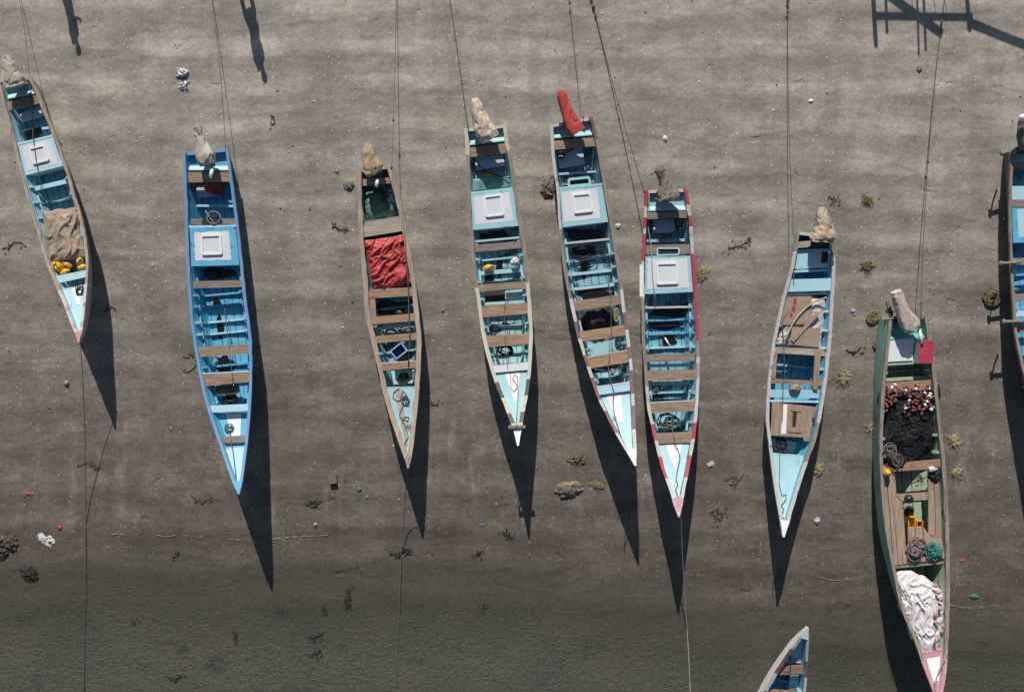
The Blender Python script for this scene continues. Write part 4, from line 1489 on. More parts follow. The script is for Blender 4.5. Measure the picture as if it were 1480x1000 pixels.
# --- cargo of boat 1
sheet('sackcloth', 'brown sackcloth spread over the cargo of the left edge boat', 'sackcloth', [(61, 305), (112, 299), (124, 371), (69, 381)], b1, .10, .05, C_('burlap', (.40, .305, .225), var=.4, spots=(.14, .10, .07), scale=3), seed=2, fq=(1.4, 1.6), dome=.06)
YEL = plain('yellow_plastic', (.75, .42, .02), .4, .15)


def jug(label, c, r, rot, mat, tilt=1.2, group=None, cap=None, name='plastic_jug', cat='jug'):
    t = thing(name, label, cat, c, group)
    mb = MB()
    d = Vector((math.cos(rot) * math.sin(tilt), math.sin(rot) * math.sin(tilt), math.cos(tilt)))
    pts = [c + d * k for k in (-r * 1.1, -r * 1.0, -r * .3, r * .5, r * .9, r * 1.15, r * 1.4)]
    mb.tube(pts, [r * .75, r * .95, r, r * .97, r * .7, r * .36, r * .34], 12)
    mb.build('body', mat, t)
    mb = MB()
    mb.tube([c + d * r * 1.4, c + d * r * 1.62], r * .4, 10)
    mb.build('cap', cap or mat, t)
    mb = MB()
    s = d.cross(Vector((0, 0, 1)))
    s = s.normalized() if s.length > .05 else Vector((1, 0, 0))
    u = s.cross(d).normalized()
    mb.tube([c + d * r * .3 + u * r * .9, c + d * r * .5 + u * r * 1.25, c + d * r * 1.0 + u * r * 1.1, c + d * r * 1.25 + u * r * .3], r * .13, 6)
    mb.build('handle', mat, t)
    return t


JG = 'yellow jugs in the left edge boat'
jug('largest yellow jug, next to the port side below the sackcloth', b1.at(84, 386, .14), .12, 2.0, YEL, .5, JG)
jug('yellow jug lying nearest the pale blue bow thwart', b1.at(94, 394, .2), .095, .4, YEL, 1.2, JG)
jug('amber yellow jug tucked under the sackcloth edge amidships', b1.at(98, 384, .24), .095, 2.6, plain('amber_plastic', (.55, .28, .02), .4), 1.2, JG)
jug('pale yellow jug by the starboard side touching the sackcloth', b1.at(115.5, 378, .14), .085, 1.0, plain('pale_yellow_plastic', (.78, .55, .10), .4), .7, JG)
jug('yellow jug by the starboard side between pale jug and thwart', b1.at(119, 386.5, .17), .085, .2, YEL, 1.3, JG)
o = sheet('tarpaulin', 'crumpled red tarpaulin filling the bare wood boat amidships', 'tarpaulin', [(525, 348), (583, 338), (594, 409), (541, 421)], b3, .07, .065, C_('red_tarp', (.50, .06, .05), var=.3, rough=.55, seed=4, scale=3), 70, 84, (1.7, 2.3), 8, .07, .03)
# fish net green
heap('fishing_net', 'murky green fishing net heaped in the bare wood boat stern', 'fishing net', [(522, 278), (545, 272), (562, 290), (574, 308), (552, 318), (524, 320)], lambda x, y: b3.floor(x, y, .1).z, .25, cloth('green_net', (.17, .29, .225), .6, 9), .04, 7, 2)
t_ = thing('crate', 'blue plastic crate lying on the thwart of the bare wood boat', 'crate', b3.at(577, 507, .2))
mb = MB()
c0 = b3.at(577, 507, .15)
for k in range(1):
    an = R(38)
    ex, ey = Vector((math.cos(an), math.sin(an), 0)), Vector((-math.sin(an), math.cos(an), 0))
    w_, d_, h_ = .37, .27, .20
    mb.box(c0 - Vector((0, 0, h_ / 2 - .01)), (w_, d_, .02), an)
    for sx in (-1, 1):
        mb.box(c0 + ex * sx * (w_ / 2 - .012), (.024, d_, h_), an)
        mb.box(c0 + ey * sx * (d_ / 2 - .012), (w_ - .05, .024, h_ - .004), an)
    for k in range(4):
        mb.box(c0 - Vector((0, 0, h_ / 2 - .025)) + ex * (-.12 + .08 * k), (.012, d_ - .05, .012), an)
mb.build('body', plain('blue_plastic', (.03, .09, .30), .45), t_)
mb = MB()
for sx in (-1, 1):
    mb.box(c0 + ey * sx * (d_ / 2 - .012) + Vector((0, 0, h_ / 2 + .006)), (w_ + .01, .035, .012), an)
    mb.box(c0 + ex * sx * (w_ / 2 - .012) + Vector((0, 0, h_ / 2 + .0045)), (.035, d_ - .03, .010), an)
mb.build('rim', plain('pale_blue_plastic', (.35, .45, .62), .45), t_)
heap('sack', 'greenish sack in the dark hold of the bare wood boat', 'sack', [(571, 448), (577, 445), (583, 449), (582, 456), (572, 456)], lambda x, y: b3.floor(x, y, .1).z, .18, C_('olive_sack', (.22, .2, .13)), .02, 8, 3, nr=8, ns=24)
heap('sack', 'pale sack behind the third thwart of bare wood boat, port side', 'sack', [(555, 478), (562, 474), (574, 476), (577, 482), (565, 485), (555, 483)], lambda x, y: b3.floor(x, y, .1).z, .3, C_('pale_sack', (.38, .42, .40)), .02, 6, 4, nr=8, ns=24)
heap('sack', 'pale sack behind the third thwart of bare wood boat, starboard side', 'sack', [(580, 477), (588, 473), (598, 474), (599, 479), (588, 482)], lambda x, y: b3.floor(x, y, .1).z, .3, C_('pale_sack', (.38, .42, .40)), .02, 6, 5, nr=8, ns=24)


def jerrycan(label, c, dims, rot, mat, name='jerrycan', spots=False, group=None):
    t = thing(name, label, 'jerrycan', c, group)
    mb = MB()
    w, d, h = dims
    ch = .2
    m = Matrix.Rotation(rot, 3, 'Z')
    pts = []
    for x, y in ((-.5 + ch / 2, -.5), (.5 - ch / 2, -.5), (.5, -.5 + ch / 2), (.5, .5 - ch / 2), (.5 - ch / 2, .5), (-.5 + ch / 2, .5), (-.5, .5 - ch / 2), (-.5, -.5 + ch / 2)):
        pts.append(c + m @ Vector((x * w, y * d, h)))
    mb.prism(pts, h)
    mb.build('body', mat, t)
    mb = MB()
    q = c + m @ Vector((w * .32, -d * .22, h))
    mb.tube([q, q + Vector((0, 0, .04))], .035, 10)
    q = c + m @ Vector((w * .12, -d * .30, h))
    mb.tube([q, q + Vector((0, 0, .03))], .025, 10)
    mb.build('cap', BLK, t)
    mb = MB()
    mb.tube([c + m @ Vector((-w * .3, 0, h)), c + m @ Vector((-w * .25, 0, h + .05)), c + m @ Vector((w * .1, 0, h + .05)), c + m @ Vector((w * .15, 0, h))], .016, 6)
    mb.build('handle', mat, t)
    return t


jerrycan('red fuel tank on the stern floor of the bright blue boat', b2.floor(311, 273, .28), (.42, .31, .18), R(-20), plain('red_plastic', (.36, .02, .025), .4))
jug('dark bottle with a red band beside the red fuel tank', b2.floor(280, 273, .35), .065, 1.0, plain('dark_red_plastic', (.10, .02, .03), .5), 1.4, None, BLK, 'bottle', 'bottle')
mb = MB()
q = [b2.at(x, y, .28) for x, y in ((313, 558), (342, 555), (343, 568), (315, 571))]
mb.prism(q, .18)
q2 = [p + Vector((0, 0, .012)) for p in q]
for i in range(4):
    mb.beam(q2[i], q2[(i + 1) % 4], .03, .022)
tag(mb.build('wooden_box', wood('dark_box_wood', (.10, .085, .07), .5, 'x', 8)), 'dark wooden box in the bilge of the bright blue boat', 'box')
rope('dark rope pile in the bow bilge of the bright blue boat', coil_path(330, 577, b2.at(330, 577, .42).z, 12, 6, 6, 21, .8), .02, ROPE_B, 'rope', 'rope_coil')
heap('rag', 'grey blue rag in the bilge of the bright blue boat', 'rag', [(301, 523), (308, 517), (315, 519), (312, 530), (307, 538), (302, 534)], lambda x, y: b2.floor(x, y, .02).z, .12, C_('grey_rag', (.2, .24, .27)), .03, 8, 3, nr=8, ns=24)
heap('rag', 'dark rag in the void below the white hatch of the bright blue boat', 'rag', [(297, 392), (310, 388), (316, 394), (312, 402), (300, 402)], lambda x, y: b2.floor(x, y, .02).z, .2, C_('dark_rag', (.06, .07, .08)), .03, 8, 4, nr=8, ns=24)
jug('yellow can on a deck beam of the crosspiece boat', b4.at(705.5, 387, .2), .085, .4, YEL, 1.3, None, None, 'plastic_can', 'can')
heap('bag', 'white plastic bags bunched on the deck beam of the crosspiece boat', 'plastic bags', [(737, 381), (739, 375), (746, 371), (751, 376), (749, 385), (743, 384)], lambda x, y: b4.at(x, y, .26).z, .12, plain('white_film', (.65, .65, .66), .4), .05, 12, 5, nr=10, ns=30)
heap('rag', 'yellow rag on the stern floor of the crosspiece boat', 'rag', [(698, 252), (702, 249), (711, 249), (711, 253), (705, 256), (699, 256)], lambda x, y: b4.floor(x, y, .2).z, .04, C_('yellow_rag', (.45, .38, .05)), .01, 8, 6, nr=8, ns=24)
rope('black scribble of line in the middle of the crosspiece boat', coil_path(714, 478, b4.at(714, 478, .4).z, 8, 9, 3, 31, .8), .013, ROPE_B, 'rope', 'rope_coil')
heap('fishing_net', 'dark purple fishing net between thwarts of the stained blue boat', 'fishing net', [(838, 450), (862, 444), (884, 442), (888, 462), (868, 472), (845, 476)], lambda x, y: b5.floor(x, y, .05).z, .28, C_('purple_net', (.055, .045, .055), var=.5, scale=9), .05, 7, 7)
heap('rag', 'grey blue rag on the stern floor of the stained blue boat', 'rag', [(847, 238), (852, 236), (852, 246), (848, 246)], lambda x, y: b5.floor(x, y, .15).z, .06, C_('grey_rag', (.2, .24, .27)), .03, 8, 8, nr=8, ns=20)
mb = MB()
mb.blob(b5.at(885, 538, .1), (.06, .1, .06), 10)
tag(mb.build('float', plain('grey_foam', (.22, .2, .18), .8)), 'small grey float hanging on the line of the stained blue boat', 'float')
for x, y in ((853, 501.5), (875, 494.5)):
    pass
t_ = thing('battery', 'dark battery box on the stern floor of the red and white gunwaled boat', 'battery', b6.floor(983, 322, .1))
mb = MB()
mb.box(b6.floor(982, 322, .27), (.17, .2, .2))
mb.build('case', wood('dark_box_wood', (.10, .085, .07), .5, 'x', 8), t_)
mb = MB()
for dx in (-.05, .05):
    q = b6.floor(982, 322, .37) + Vector((dx, .05, 0))
    mb.tube([q, q + Vector((0, 0, .03))], .018, 8)
mb.build('terminal', plain('dull_metal', (.3, .3, .3), .4), t_)
mb = MB()
for a, b in (((952, 345), (985, 330)), ((948, 348), (984, 335))):
    mb.tube([b6.floor(*a, .3), b6.floor(*b, .36)], .014, 6)
tag(mb.build('rod', plain('dark_pole', (.07, .08, .09), .6)), 'pair of dark rods across the stern floor of the red and white gunwaled boat', 'rods')
mb = MB()
mb.tube([b6.at(961, 488, .2), b6.at(968, 500, .14)], .022, 7)
tag(mb.build('stick', plain('white_plastic', (.75, .75, .74), .4, .08)), 'short pale stick on the shaded frames of the red and white gunwaled boat', 'stick')
heap('rag', 'dark stained rag by the port side of the red and white gunwaled boat', 'rag', [(944, 560), (951, 556), (953, 563), (951, 574), (944, 572)], lambda x, y: b6.floor(x, y, .02).z, .08, C_('dark_rag', (.06, .07, .08)), .03, 8, 9, nr=8, ns=24)

# --- cargo of boat 7
CB = C_('cardboard', (.36, .265, .195), var=.25, scale=2.5, spots=(.28, .21, .16))
def board(name, label, pts, boat, drop, mat, th=.02, bow=.02, mark=None, cat='board'):
    mb = MB()
    A = [Vector(p) for p in pts]
    def f(u, v, dz=0.0):
        p = A[0].lerp(A[1], u).lerp(A[3].lerp(A[2], u), v)
        q = boat.at(p.x, p.y, drop)
        q.z += bow * math.sin(u * 3) * math.sin(v * 2.5 + .4) + dz
        return q
    mb.grid(lambda u, v: f(u, v), 8, 8)
    mb.grid(lambda u, v: f(1 - u, v, -th), 8, 8)
    n = 8
    for k in range(n):
        for a, b in (((k / n, 0), ((k + 1) / n, 0)), ((1, k / n), (1, (k + 1) / n)), ((1 - k / n, 1), (1 - (k + 1) / n, 1)), ((0, 1 - k / n), (0, 1 - (k + 1) / n))):
            mb.add([f(*a), f(*b), f(*b, -th), f(*a, -th)], [[0, 1, 2, 3]], 0)
    if mark:
        for (u0, v0, u1, v1) in mark:
            mb.grid(lambda u, v: f(u0 + (u1 - u0) * u + .012 * N3(v * 9, u0 * 9, 1), v0 + (v1 - v0) * v, .004), 3, 12, 1)
    o = mb.build(name, [mat, plain('red_ink', (.30, .06, .05), .7)])
    return tag(o, label, cat)


sheet('plastic_sheet', 'crumpled white plastic sheet under the boards in the slim boat', 'plastic sheet', [(1136, 425), (1193, 431), (1187, 506), (1123, 500)], b7, .17, .022, C_('white_sheet', (.60, .56, .51), var=.2, rough=.5, spots=(.46, .37, .29)), 50, 60, (2, 2.4), 11, .05, .04)
board('cardboard_sheet', 'large brown board with a red mark in the slim boat', [(1132, 429), (1173, 428), (1175, 468), (1127, 470)], b7, .065, CB, mark=((.36, .05, .47, .3), (.33, .33, .44, .55), (.28, .58, .36, .74)))
board('cardboard_sheet', 'smaller plain brown board nearest the wooden frame in the slim boat', [(1146, 472), (1186, 475), (1183, 502), (1140, 498)], b7, .05, CB)
mb = MB()
mb.tube([b7.at(x, y, .02) for x, y in ((1135, 495), (1139, 482), (1145, 469), (1154, 456), (1166, 444), (1179, 435), (1195, 430))], .024, 7)
tag(mb.build('bent_pole', wood('pale_pole', (.42, .35, .28), .7, 'y', 3)), 'curved pale pole lying over the boards of the slim boat', 'pole')
mb = MB()
mb.beam(b7.at(1145, 493, .02), b7.at(1183, 452, .02), .085, .03)
tag(mb.build('plank', wood('short_plank', (.36, .27, .2), .7, 'y', 5)), 'straight brown plank lying aslant over the boards of the slim boat', 'plank')
heap('rag_bundle', 'knotted beige bundle on the pale thwart of the slim boat', 'bundle', [(1140, 562), (1146, 556), (1156, 557), (1158, 562), (1152, 568), (1143, 567)], lambda x, y: b7.at(x, y, .13).z, .13, C_('beige_bundle', (.36, .31, .24), spots=(.12, .1, .08), scale=12), .05, 12, 3, nr=10, ns=36)
jug('yellow and white bottle at the port side below the boards', b7.at(1123, 491, .1), .045, 1.5, plain('pale_yellow_plastic', (.78, .55, .10), .4), 1.5, None, None, 'bottle', 'bottle')

# --- cargo of boat 8
t_ = thing('box', 'red topped green box on the starboard stern of the large green boat', 'box', b8.at(1335, 508, .3))
mb = MB()
q = [b8.at(x, y, -.10) for x, y in ((1327, 492), (1348, 491), (1348, 525), (1327, 525))]
mb.prism(q, .40)
mb.build('body', GN, t_)
mb = MB()
q = [p + Vector((0, 0, .022)) for p in q]
mb.prism(q, .02)
mb.build('lid', RD, t_)
net = thing('fishing_net', 'black fishing net with brown and white floats in the large green boat', 'fishing net', b8.at(1315, 620, .5))
BN = cloth('black_net', (.010, .0105, .013), .6, 16)
o = heap('netting', None, None, [(1277, 556), (1300, 551), (1330, 550), (1354, 554), (1357, 590), (1357, 612), (1355, 634), (1338, 655), (1318, 668), (1295, 666), (1277, 655), (1276, 610)], lambda x, y: b8.at(x, y, .3).z + .06 * N3(x * .05, y * .05, 8), .27, BN, .035, 13, 21, nr=44, ns=130, rag=.03, ridged=False)
rnd = random.Random(15)
sb = MB()
for k in range(45):
    x, y = rnd.uniform(1279, 1353), rnd.uniform(572, 660)
    pp = []
    a0 = rnd.uniform(0, 6)
    for i in range(9):
        a0 += rnd.gauss(0, .6)
        x = clamp(x + 2.6 * math.cos(a0), 1278, 1355)
        y = clamp(y + 2.6 * math.sin(a0), 560, 662)
        e = clamp(min((x - 1273) / 22, (1360 - x) / 22, (672 - y) / 18))
        pp.append(P(x, y, b8.at(x, y, .3).z + .06 * N3(x * .05, y * .05, 8) + .27 * e ** .5 + .012 + .02 * rnd.random()))
    sb.tube(pp, .008, 4)
so_ = sb.build('loose_strands', plain('net_twine', (.020, .021, .025), .9), net)
so_['kind'] = 'stuff'
for k in ('label', 'category', 'group'):
    if k in o:
        del o[k]
ow = Vector(o['_o'])
o.location = ow - Vector(net['_o'])
o.parent = net
fm = [plain('brown_float', (.27, .085, .07), .5, .35), plain('dark_brown_float', (.12, .04, .038), .5, .3), plain('white_float', (.75, .74, .72), .45, .1)]
protos = []
for m in fm:
    me = MB()
    me.blob((0, 0, 0), (.052, .033, .033), 10)
    f_ = me.build('float', m, origin=(0, 0, 0))
    protos.append(f_)
rnd = random.Random(5)
pts, tries = [], 0
def netz(x, y):
    e = min(1, (x - 1276) / 14, (1357 - x) / 14)
    return b8.at(x, y, .3).z + .27 * clamp(.55 + .45 * e)
white = [(1278, 574), (1289, 560), (1294, 556), (1309, 564), (1324, 562), (1337, 568), (1343, 572), (1345, 569), (1343, 561), (1314, 579), (1340, 580), (1309, 590), (1346, 592), (1337, 585), (1345, 574)]
for x, y in white:
    pts.append((x, y, 2))
while len(pts) < 99 and tries < 4000:
    tries += 1
    x, y = rnd.uniform(1277, 1357), rnd.triangular(554, 600, 566)
    if y > 584 and 1292 < x < 1306 or (1296 < x < 1312 and 568 < y < 584 and rnd.random() < .8):
        continue
    if all((x - a) ** 2 + (y - b) ** 2 > 10 for a, b, _ in pts):
        pts.append((x, y, 0 if rnd.random() < .72 else 1))
used = [False] * 3
for x, y, k in pts:
    f_ = protos[k] if not used[k] else protos[k].copy()
    if used[k]:
        COL.objects.link(f_)
    used[k] = True
    f_.parent = net
    f_.location = P(x, y, netz(x, y) + .05 + rnd.uniform(0, .03)) - Vector(net['_o'])
    f_.rotation_euler = (rnd.uniform(-.5, .5), rnd.uniform(-.5, .5), rnd.uniform(0, 3.1))
heap('fishing_net', 'black net bundle at the foot of the big black net, port side', 'fishing net', [(1275, 662), (1290, 656), (1308, 657), (1321, 662), (1316, 675), (1300, 682), (1284, 680), (1275, 674)], lambda x, y: b8.at(x, y, .26).z, .25, BN, .03, 14, 23, nr=26, ns=80, ridged=False)
rope('grey rope tangle on the black net in the large green boat', coil_path(1287, 651, b8.at(1287, 651, -.10).z, 11, 11, 8, 41, .9), .009, ROPE_G, 'rope', 'rope_coil', extra_paths=[coil_path(1298, 664, b8.at(1298, 664, -.06).z, 9, 10, 3, 43, .9)])
jug('silver bottle beside the small wooden thwart of the large green boat', b8.at(1347, 678, .0), .075, .1, plain('silver_metal', (.6, .6, .6), .3), 1.4, None, None, 'bottle', 'bottle')
heap('bag', 'black bag under the silver bottle', 'bag', [(1342, 682), (1347, 675), (1360, 672), (1360, 688), (1354, 700), (1344, 694)], lambda x, y: b8.at(x, y, .14).z, .12, plain('black_cloth', (.03, .03, .034), .8), .03, 9, 5, nr=10, ns=30)
t_ = thing('canister', 'orange canister at the port end of the large green boat plank deck', 'canister', b8.at(1279, 681, .1))
mb = MB()
q = b8.at(1279, 682, .1)
mb.tube([q, q + Vector((0, 0, .02)), q + Vector((0, 0, .17)), q + Vector((0, 0, .2))], [.09, .1, .1, .085], 14)
mb.build('body', plain('orange_plastic', (.72, .30, .02), .4), t_)
mb = MB()
mb.tube([q + Vector((0, 0, .2)), q + Vector((0, 0, .235))], .06, 12)
mb.build('lid', YEL, t_)
t_ = thing('buoy', 'black ball buoy on the cross plank of the large green boat', 'buoy', b8.at(1313, 721, .1))
mb = MB()
mb.blob(b8.at(1313.5, 721, -.03), .115, 16)
mb.build('ball', plain('black_rubber_buoy', (.025, .024, .024), .35), t_)
mb = MB()
q = b8.at(1307, 727, 0)
mb.tube([q + Vector((.05, .06, 0)), q, q - Vector((.02, .04, .03))], .018, 6)
mb.build('eye', ROPE_D, t_)
heap('bag', 'dark bag in the hatch beneath the black ball buoy', 'bag', [(1308, 733), (1318, 731), (1318, 745), (1309, 746)], lambda x, y: b8.floor(x, y, .1).z, .3, plain('black_cloth', (.03, .03, .034), .8), .03, 9, 6, nr=8, ns=24)


def crate_small(label, x, y, w, d, rot, mat, boat, up):
    mb = MB()
    c = boat.floor(x, y, up)
    m = Matrix.Rotation(rot, 3, 'Z')
    mb.box(c, (w, d, .02), rot)
    for sx in (-1, 1):
        mb.box(c + m @ Vector((sx * (w / 2 - .012), 0, .11)), (.024, d, .24), rot)
        mb.box(c + m @ Vector((0, sx * (d / 2 - .012), .11)), (w - .05, .024, .235), rot)
    return tag(mb.build('crate', mat), label, 'crate')


crate_small('yellow crate in the square hatch of the large green boat', 1312.5, 753, .19, .31, .05, YEL, b8, .25)
crate_small('orange tub beside the yellow crate in the green boat hatch', 1324, 755, .17, .18, .02, plain('orange_plastic', (.72, .30, .02), .4), b8, .25)
def netpile(label, cx, cy, rx, ry, mat, seed, r=.016, z=0.0, turns=16, boat=None, name='fishing_net', cat='fishing net', base=None):
    zz = boat.at(cx, cy, z).z
    mb = MB()
    rnd = random.Random(seed)
    for k in range(turns):
        x, y = cx + rnd.uniform(-.5, .5) * rx, cy + rnd.uniform(-.5, .5) * ry
        mb.tube(coil_path(x, y, zz + rnd.uniform(0, .12), rx * rnd.uniform(.3, .6), ry * rnd.uniform(.3, .6), 1.4, seed * 10 + k, .8, 14), r, 5)
    mb.blob(Vector((0, 0, 0)) + P(cx, cy, zz), (rx / S * .75, ry / S * .75, .1), 14, 0, 0, .5)
    return tag(mb.build(name, mat), label, cat)


netpile('mauve net pile at the end of the plank deck', 1325, 793, 18, 19, cloth('mauve_net', (.26, .175, .19), .5, 14), 61, .024, .08, 20, b8)
netpile('teal rope pile at the end of the plank deck, starboard side', 1351, 797, 14, 15, plain('teal_rope', (.035, .24, .18), .7), 71, .014, .08, 20, b8, 'rope_pile', 'rope')
wn = heap('fishing_net', 'white fishing net heaped in the bow of the large green boat', 'fishing net', [(1296, 824), (1308, 822), (1330, 832), (1353, 846), (1364, 862), (1369, 872), (1364, 890), (1362, 905), (1358, 925), (1350, 941), (1334, 943), (1322, 925), (1310, 896), (1300, 865)], lambda x, y: b8.at(x, y, .22).z, .2, C_('white_net', (.66, .62, .63), var=.22, scale=7), .055, 5.5, 31, nr=60, ns=170, rag=.05, folds=.45)
rnd = random.Random(9)
for i, (x, y) in enumerate(((1352, 846), (1356, 856), (1360, 866), (1359, 879), (1352, 888), (1353, 899), (1353, 925), (1363, 905))):
    if i == 0:
        me = MB()
        me.blob((0, 0, 0), (.05, .075, .05), 9)
        pf = me.build('float', PK, origin=(0, 0, 0))
        f_ = pf
        base_o = Vector(wn['_o'])
    else:
        f_ = pf.copy()
        COL.objects.link(f_)
    f_.parent = wn
    f_.location = P(x, y, b8.at(x, y, .06).z + .10) - base_o
    f_.rotation_euler = (0, 0, rnd.uniform(0, 3))
rope('thin greenish cord by the pink bow deck of the large green boat', [b8.at(x, y, -.03) for x, y in ((1369, 938), (1366, 952), (1357, 968), (1352, 985), (1354, 998), (1347, 994))], .012, plain('pale_green_rope', (.3, .34, .26), .8), 'rope', 'cord')
mb = MB()
for (x0, y0, x1, y1) in ((1283, 436, 1288, 458), (1281, 450, 1290, 452)):
    mb.beam(P(x0, y0, .75), P(x1, y1, .95), .09, .06)
mb.build('motor_bracket', DK, b8.t)

# --- cargo of boat 10
rope('black line looped in the bow of the floating white sided boat', [b10.at(x, y, .2) for x, y in ((1141, 948), (1144, 951), (1143, 957), (1140, 953), (1142, 947))] + [b10.at(x, y, .0) for x, y in ((1143, 962), (1142, 970), (1134, 972), (1128, 978), (1127, 987), (1131, 994))], .012, ROPE_B, 'rope', 'deck_rope')


# ---------------------------------------------------------------- debris on the beach
def tuft(label, px, py, r, mat, seed, n=110, h=.12, group=None, name='dry_weed', cat='dried weed', dirn=None, length=1.0):
    rnd = random.Random(seed)
    c = G(px, py)
    mb = MB()
    for k in range(int(n * .62)):
        a = rnd.gauss(seed * 1.3 + (2.6 if k % 3 == 0 else 0), .55) if dirn is None else dirn + rnd.gauss(0, .6)
        st = c + Vector((rnd.gauss(0, r * .25), rnd.gauss(0, r * .25), rnd.uniform(0, h * .4)))
        L = r * rnd.uniform(.3, 1.25) * length
        pts = []
        b = rnd.uniform(-1, 1)
        for i in range(4):
            s = i / 3
            aa = a + b * s
            pts.append(st + Vector((math.cos(aa) * L * s * 1.15, math.sin(aa) * L * s * 1.15, .24 * h * rnd.uniform(.6, 1.2) * math.sin(s * 2.6))))
        mb.tube(pts, [.009, .008, .006, .003], 3)
    return tag(mb.build(name, mat, origin=c), label, cat, group)


STRAW = plain('straw_weed', (.56, .46, .26), .9, .35)
OLIVE = plain('olive_weed', (.17, .145, .075), .9, .45)
DKW = plain('dark_weed', (.035, .032, .026), .8, .4)
BRW = plain('brown_weed', (.12, .09, .06), .9, .4)
WG_ = 'dry weed tufts on the sand'
tuft('straw tuft beside the crimson rail of the red and white gunwaled boat', 1016, 395, .19, STRAW, 1, 120, .12, WG_)
tuft('small olive tuft on open sand above the slim boat, right of its motor', 1254, 289, .16, plain('ochre_weed', (.33, .24, .09), .9, .4), 2, 90, .11, WG_)
tuft('olive straw tuft to the right of the slim boat stern', 1254, 382, .19, plain('ochre_weed', (.33, .24, .09), .9, .4), 3, 100, .12, WG_)
tuft('straw tuft midway between the slim boat and the large green boat', 1217, 546, .20, STRAW, 4, 130, .13, WG_)
tuft('straw tuft beside the bow half of the slim boat', 1185, 680, .16, STRAW, 5, 90, .11, WG_, dirn=2.6)
tuft('pale straw tuft on the sand beside the black net of the green boat', 1376, 640, .20, STRAW, 6, 90, .11, WG_, dirn=1.2)
tuft('pale straw tuft on the sand beside the green boat deck planks', 1379, 680, .16, STRAW, 7, 90, .11, WG_, dirn=-.5)
tuft('straw tuft touching the port side of the large green boat', 1258, 618, .14, STRAW, 8, 60, .1, WG_)


def ringheap(label, px, py, r, mat, seed, name='tangled_net', cat='net', n=12, rr=.014):
    mb = MB()
    c = G(px, py)
    rnd = random.Random(seed)
    for k in range(n):
        mb.tube([q for q in coil_path(px + rnd.gauss(0, .12) * r * S, py + rnd.gauss(0, .12) * r * S, c.z + .02 + rnd.uniform(0, .05), r * S * rnd.uniform(.5, .95), r * S * rnd.uniform(.5, .95), 1.1, seed * 7 + k, .5)], rr, 5)
    mb.blob(c + Vector((0, 0, .0)), (r * .8, r * .75, .04), 14, 0, 0, .5)
    return tag(mb.build(name, mat), label, cat)


ringheap('round olive tangle of net beside the boat cut off by the right edge', 1433, 432, .25, OLIVE, 3)
ringheap('round khaki tangle of line above the port stern of the green boat', 1263, 458, .22, plain('khaki_weed', (.26, .22, .11), .9, .4), 4)
ringheap('small dark olive loop of weed by the port stern rail of the green boat', 1268, 500, .13, OLIVE, 5, 'weed_loop', 'weed', 6)


def strand(label, pts, r, mat, seed=0, name='seaweed_strand', cat='seaweed', group='seaweed scraps on the sand', leaves=0, wid=.05):
    mb = MB()
    rnd = random.Random(seed + 100)
    p0 = drape(pts, r * .5, 6, 2.0, seed)
    for k in range(5 if group else 3):
        a0, a1 = sorted((rnd.randrange(len(p0)), rnd.randrange(len(p0))))
        if k < 2:
            a0, a1 = 0, len(p0) - 1
        if a1 - a0 < 3:
            continue
        p = []
        for i in range(a0, a1 + 1):
            q = p0[i] + Vector((wid * .9 * N3(i * .35, seed, k * 3.3), wid * .9 * N3(i * .35, seed + 5, k * 3.3), 0))
            q.z = max(q.z, WZ + .022) + .012 * abs(N3(i * .6, k, seed))
            p.append(q)
        mb.tube(p, [max(.004, r * .5 * (.35 + .9 * abs(N3(i * .5, seed + k, 2)))) for i in range(len(p))], 4)
    for k in range(leaves):
        q = p0[rnd.randrange(len(p0))] + Vector((rnd.gauss(0, wid), rnd.gauss(0, wid), .004))
        q.z = max(q.z, WZ + .024)
        a = rnd.uniform(0, 6.28)
        l = rnd.uniform(.03, .11)
        d1 = Vector((math.cos(a), math.sin(a), 0))
        d2 = Vector((-d1.y, d1.x, 0)) * rnd.uniform(.010, .026)
        b = rnd.uniform(-.03, .03)
        m1, m2 = q + d1 * l * .5 + d2 + Vector((0, 0, .012)), q + d1 * l * .5 - d2 + Vector((0, 0, .016))
        e = q + d1 * l + Vector((b, b, .003))
        lo = Vector((0, 0, -.008))
        mb.add([q, m2, e, m1, q + lo, m2 + lo, e + lo, m1 + lo], [[0, 1, 2, 3], [7, 6, 5, 4], [0, 4, 5, 1], [1, 5, 6, 2], [2, 6, 7, 3], [3, 7, 4, 0]])
    return tag(mb.build(name, mat), label, cat, group)


strand('olive seaweed strand to the left of the bare wood boat stern', [(479, 320), (484, 328), (494, 331), (504, 333)], .035, OLIVE, 1, leaves=16)
strand('dark crescent of weed on open sand above the bright blue boat, to its right', [(391, 181), (397, 179), (396, 171), (391, 167)], .03, DKW, 2, leaves=4)
strand('olive weed ring on the sand against the port side of the bright blue boat', [(262, 532), (270, 538), (281, 530), (283, 518), (276, 511), (268, 517)], .025, OLIVE, 3, leaves=8)
strand('pale weed strand at the left edge beside the sackcloth boat', [(3, 359), (14, 356), (22, 350), (34, 353)], .03, OLIVE, 4, leaves=12)
strand('greenish weed strand above the slim boat motor', [(1197, 284), (1204, 289), (1210, 287), (1213, 292)], .03, OLIVE, 5, leaves=14)
strand('flat brown weed patch above left of the slim boat stern', [(1052, 360), (1066, 356), (1078, 352), (1085, 348)], .022, BRW, 6, leaves=24, wid=.07)
strand('dark weed knot left of the green boat stern', [(1222, 506), (1230, 509), (1238, 508), (1243, 503)], .03, DKW, 7, leaves=10)
strand('curled weed scrap under the slim boat, right of the red bow', [(1050, 694), (1058, 690), (1066, 692), (1062, 700), (1054, 700)], .02, BRW, 8, leaves=8)
